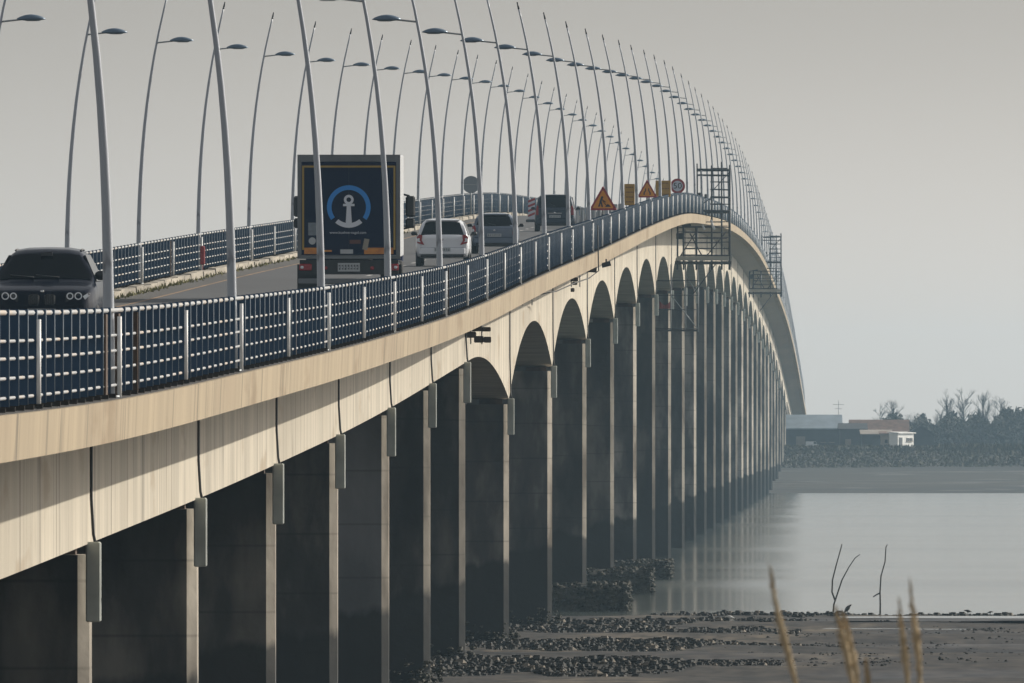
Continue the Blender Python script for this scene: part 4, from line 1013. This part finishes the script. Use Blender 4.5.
reed('dry reed of a crossing pair, right stalk', 40.4, [(859, 702), (857, 675), (853, 655), (849, 638), (846, 626), (844, 619)], .020, 3)
reed('short dry reed tip low in the foreground beside the crossing pair', 40, [(869, 704), (868.5, 694), (868, 686), (868, 680), (867.5, 675), (867, 668)], .012, 4)
reed('straight dry reed, shorter of the two at the right', 40, [(909, 700), (907, 675), (905, 655), (903, 638), (901, 624), (900, 610)], .020, 5)
reed('straight dry reed, taller of the two at the right', 40, [(921, 700), (919, 660), (917, 643), (915, 626), (913, 610), (911, 590)], .021, 6)

# ------------------------------------------------------------------ haze
s = MB(); s.box((0, 2250, 16.5), (6400, 4700, 37.0)); 
hm = bpy.data.materials.new('haze_air'); hm.use_nodes = True; nt = hm.node_tree
for n in list(nt.nodes):
    if n.type != 'OUTPUT_MATERIAL': nt.nodes.remove(n)
v = nt.nodes.new('ShaderNodeVolumePrincipled'); v.inputs['Color'].default_value = (.54, .80, 1.0, 1); v.inputs['Density'].default_value = 0.00009; v.inputs['Anisotropy'].default_value = .25
nt.links.new(v.outputs[0], [n for n in nt.nodes if n.type == 'OUTPUT_MATERIAL'][0].inputs['Volume'])
try: hm.cycles.homogeneous_volume = True
except Exception: pass
tag(s.build('haze', hm), kind='stuff')

# ------------------------------------------------------------------ light, sky, camera
EL, AZ = radians(26), radians(60)       # azimuth measured from +Y towards +X
w = bpy.data.worlds.new('World'); scene.world = w; w.use_nodes = True; nt = w.node_tree
bg = nt.nodes['Background']; sk = nt.nodes.new('ShaderNodeTexSky'); sk.sky_type = 'NISHITA'; sk.sun_disc = False
sk.sun_elevation = EL; sk.sun_rotation = AZ; sk.air_density = 1.0; sk.dust_density = 2.2; sk.ozone_density = 1.5
hs = nt.nodes.new('ShaderNodeHueSaturation'); hs.inputs['Saturation'].default_value = .22
nt.links.new(sk.outputs[0], hs.inputs['Color']); 
tcw = nt.nodes.new('ShaderNodeTexCoord'); sxw = nt.nodes.new('ShaderNodeSeparateXYZ'); nt.links.new(tcw.outputs['Generated'], sxw.inputs[0])
mrw = nt.nodes.new('ShaderNodeMapRange'); mrw.interpolation_type = 'SMOOTHSTEP'; nt.links.new(sxw.outputs['Z'], mrw.inputs[0])      # milky band of mist just above the horizon
mrw.inputs[1].default_value = -.002; mrw.inputs[2].default_value = .03; mrw.inputs[3].default_value = 2.45; mrw.inputs[4].default_value = .96
mxw = nt.nodes.new('ShaderNodeMix'); mxw.data_type = 'RGBA'; mxw.blend_type = 'MULTIPLY'; mxw.inputs[0].default_value = 1.0
nt.links.new(hs.outputs[0], mxw.inputs[6]); nt.links.new(mrw.outputs[0], mxw.inputs[7]); 
warm = nt.nodes.new('ShaderNodeMix'); warm.data_type = 'RGBA'; warm.blend_type = 'MULTIPLY'; warm.inputs[0].default_value = 1.0; warm.inputs[7].default_value = (1.02, .985, .955, 1)
nt.links.new(mxw.outputs[2], warm.inputs[6]); nt.links.new(warm.outputs[2], bg.inputs['Color']); bg.inputs['Strength'].default_value = .09
sun = bpy.data.lights.new('sun', 'SUN'); sun.energy = 3.1; sun.angle = radians(.6); sun.color = (1, .93, .82)
so = bpy.data.objects.new('sun', sun); COL.objects.link(so)
sv = Vector((sin(AZ) * cos(EL), cos(AZ) * cos(EL), sin(EL))); so.rotation_euler = sv.to_track_quat('Z', 'Y').to_euler(); so.location = sv * 100 + Vector((0, 400, 0))
cam = bpy.data.cameras.new('camera'); co = bpy.data.objects.new('camera', cam); COL.objects.link(co)
co.location = (0, 0, HC); co.rotation_euler = (pi / 2, 0, 0)
cam.sensor_width = 36; cam.lens = F * 36 / 1024; cam.shift_y = (435 - 341.5) / 1024; cam.clip_start = .5; cam.clip_end = 20000
cam.dof.use_dof = True; cam.dof.focus_distance = 380; cam.dof.aperture_fstop = 42
scene.camera = co
scene.view_settings.view_transform = 'Standard'; scene.view_settings.look = 'None'; scene.view_settings.exposure = 0.5; scene.view_settings.gamma = 1.0
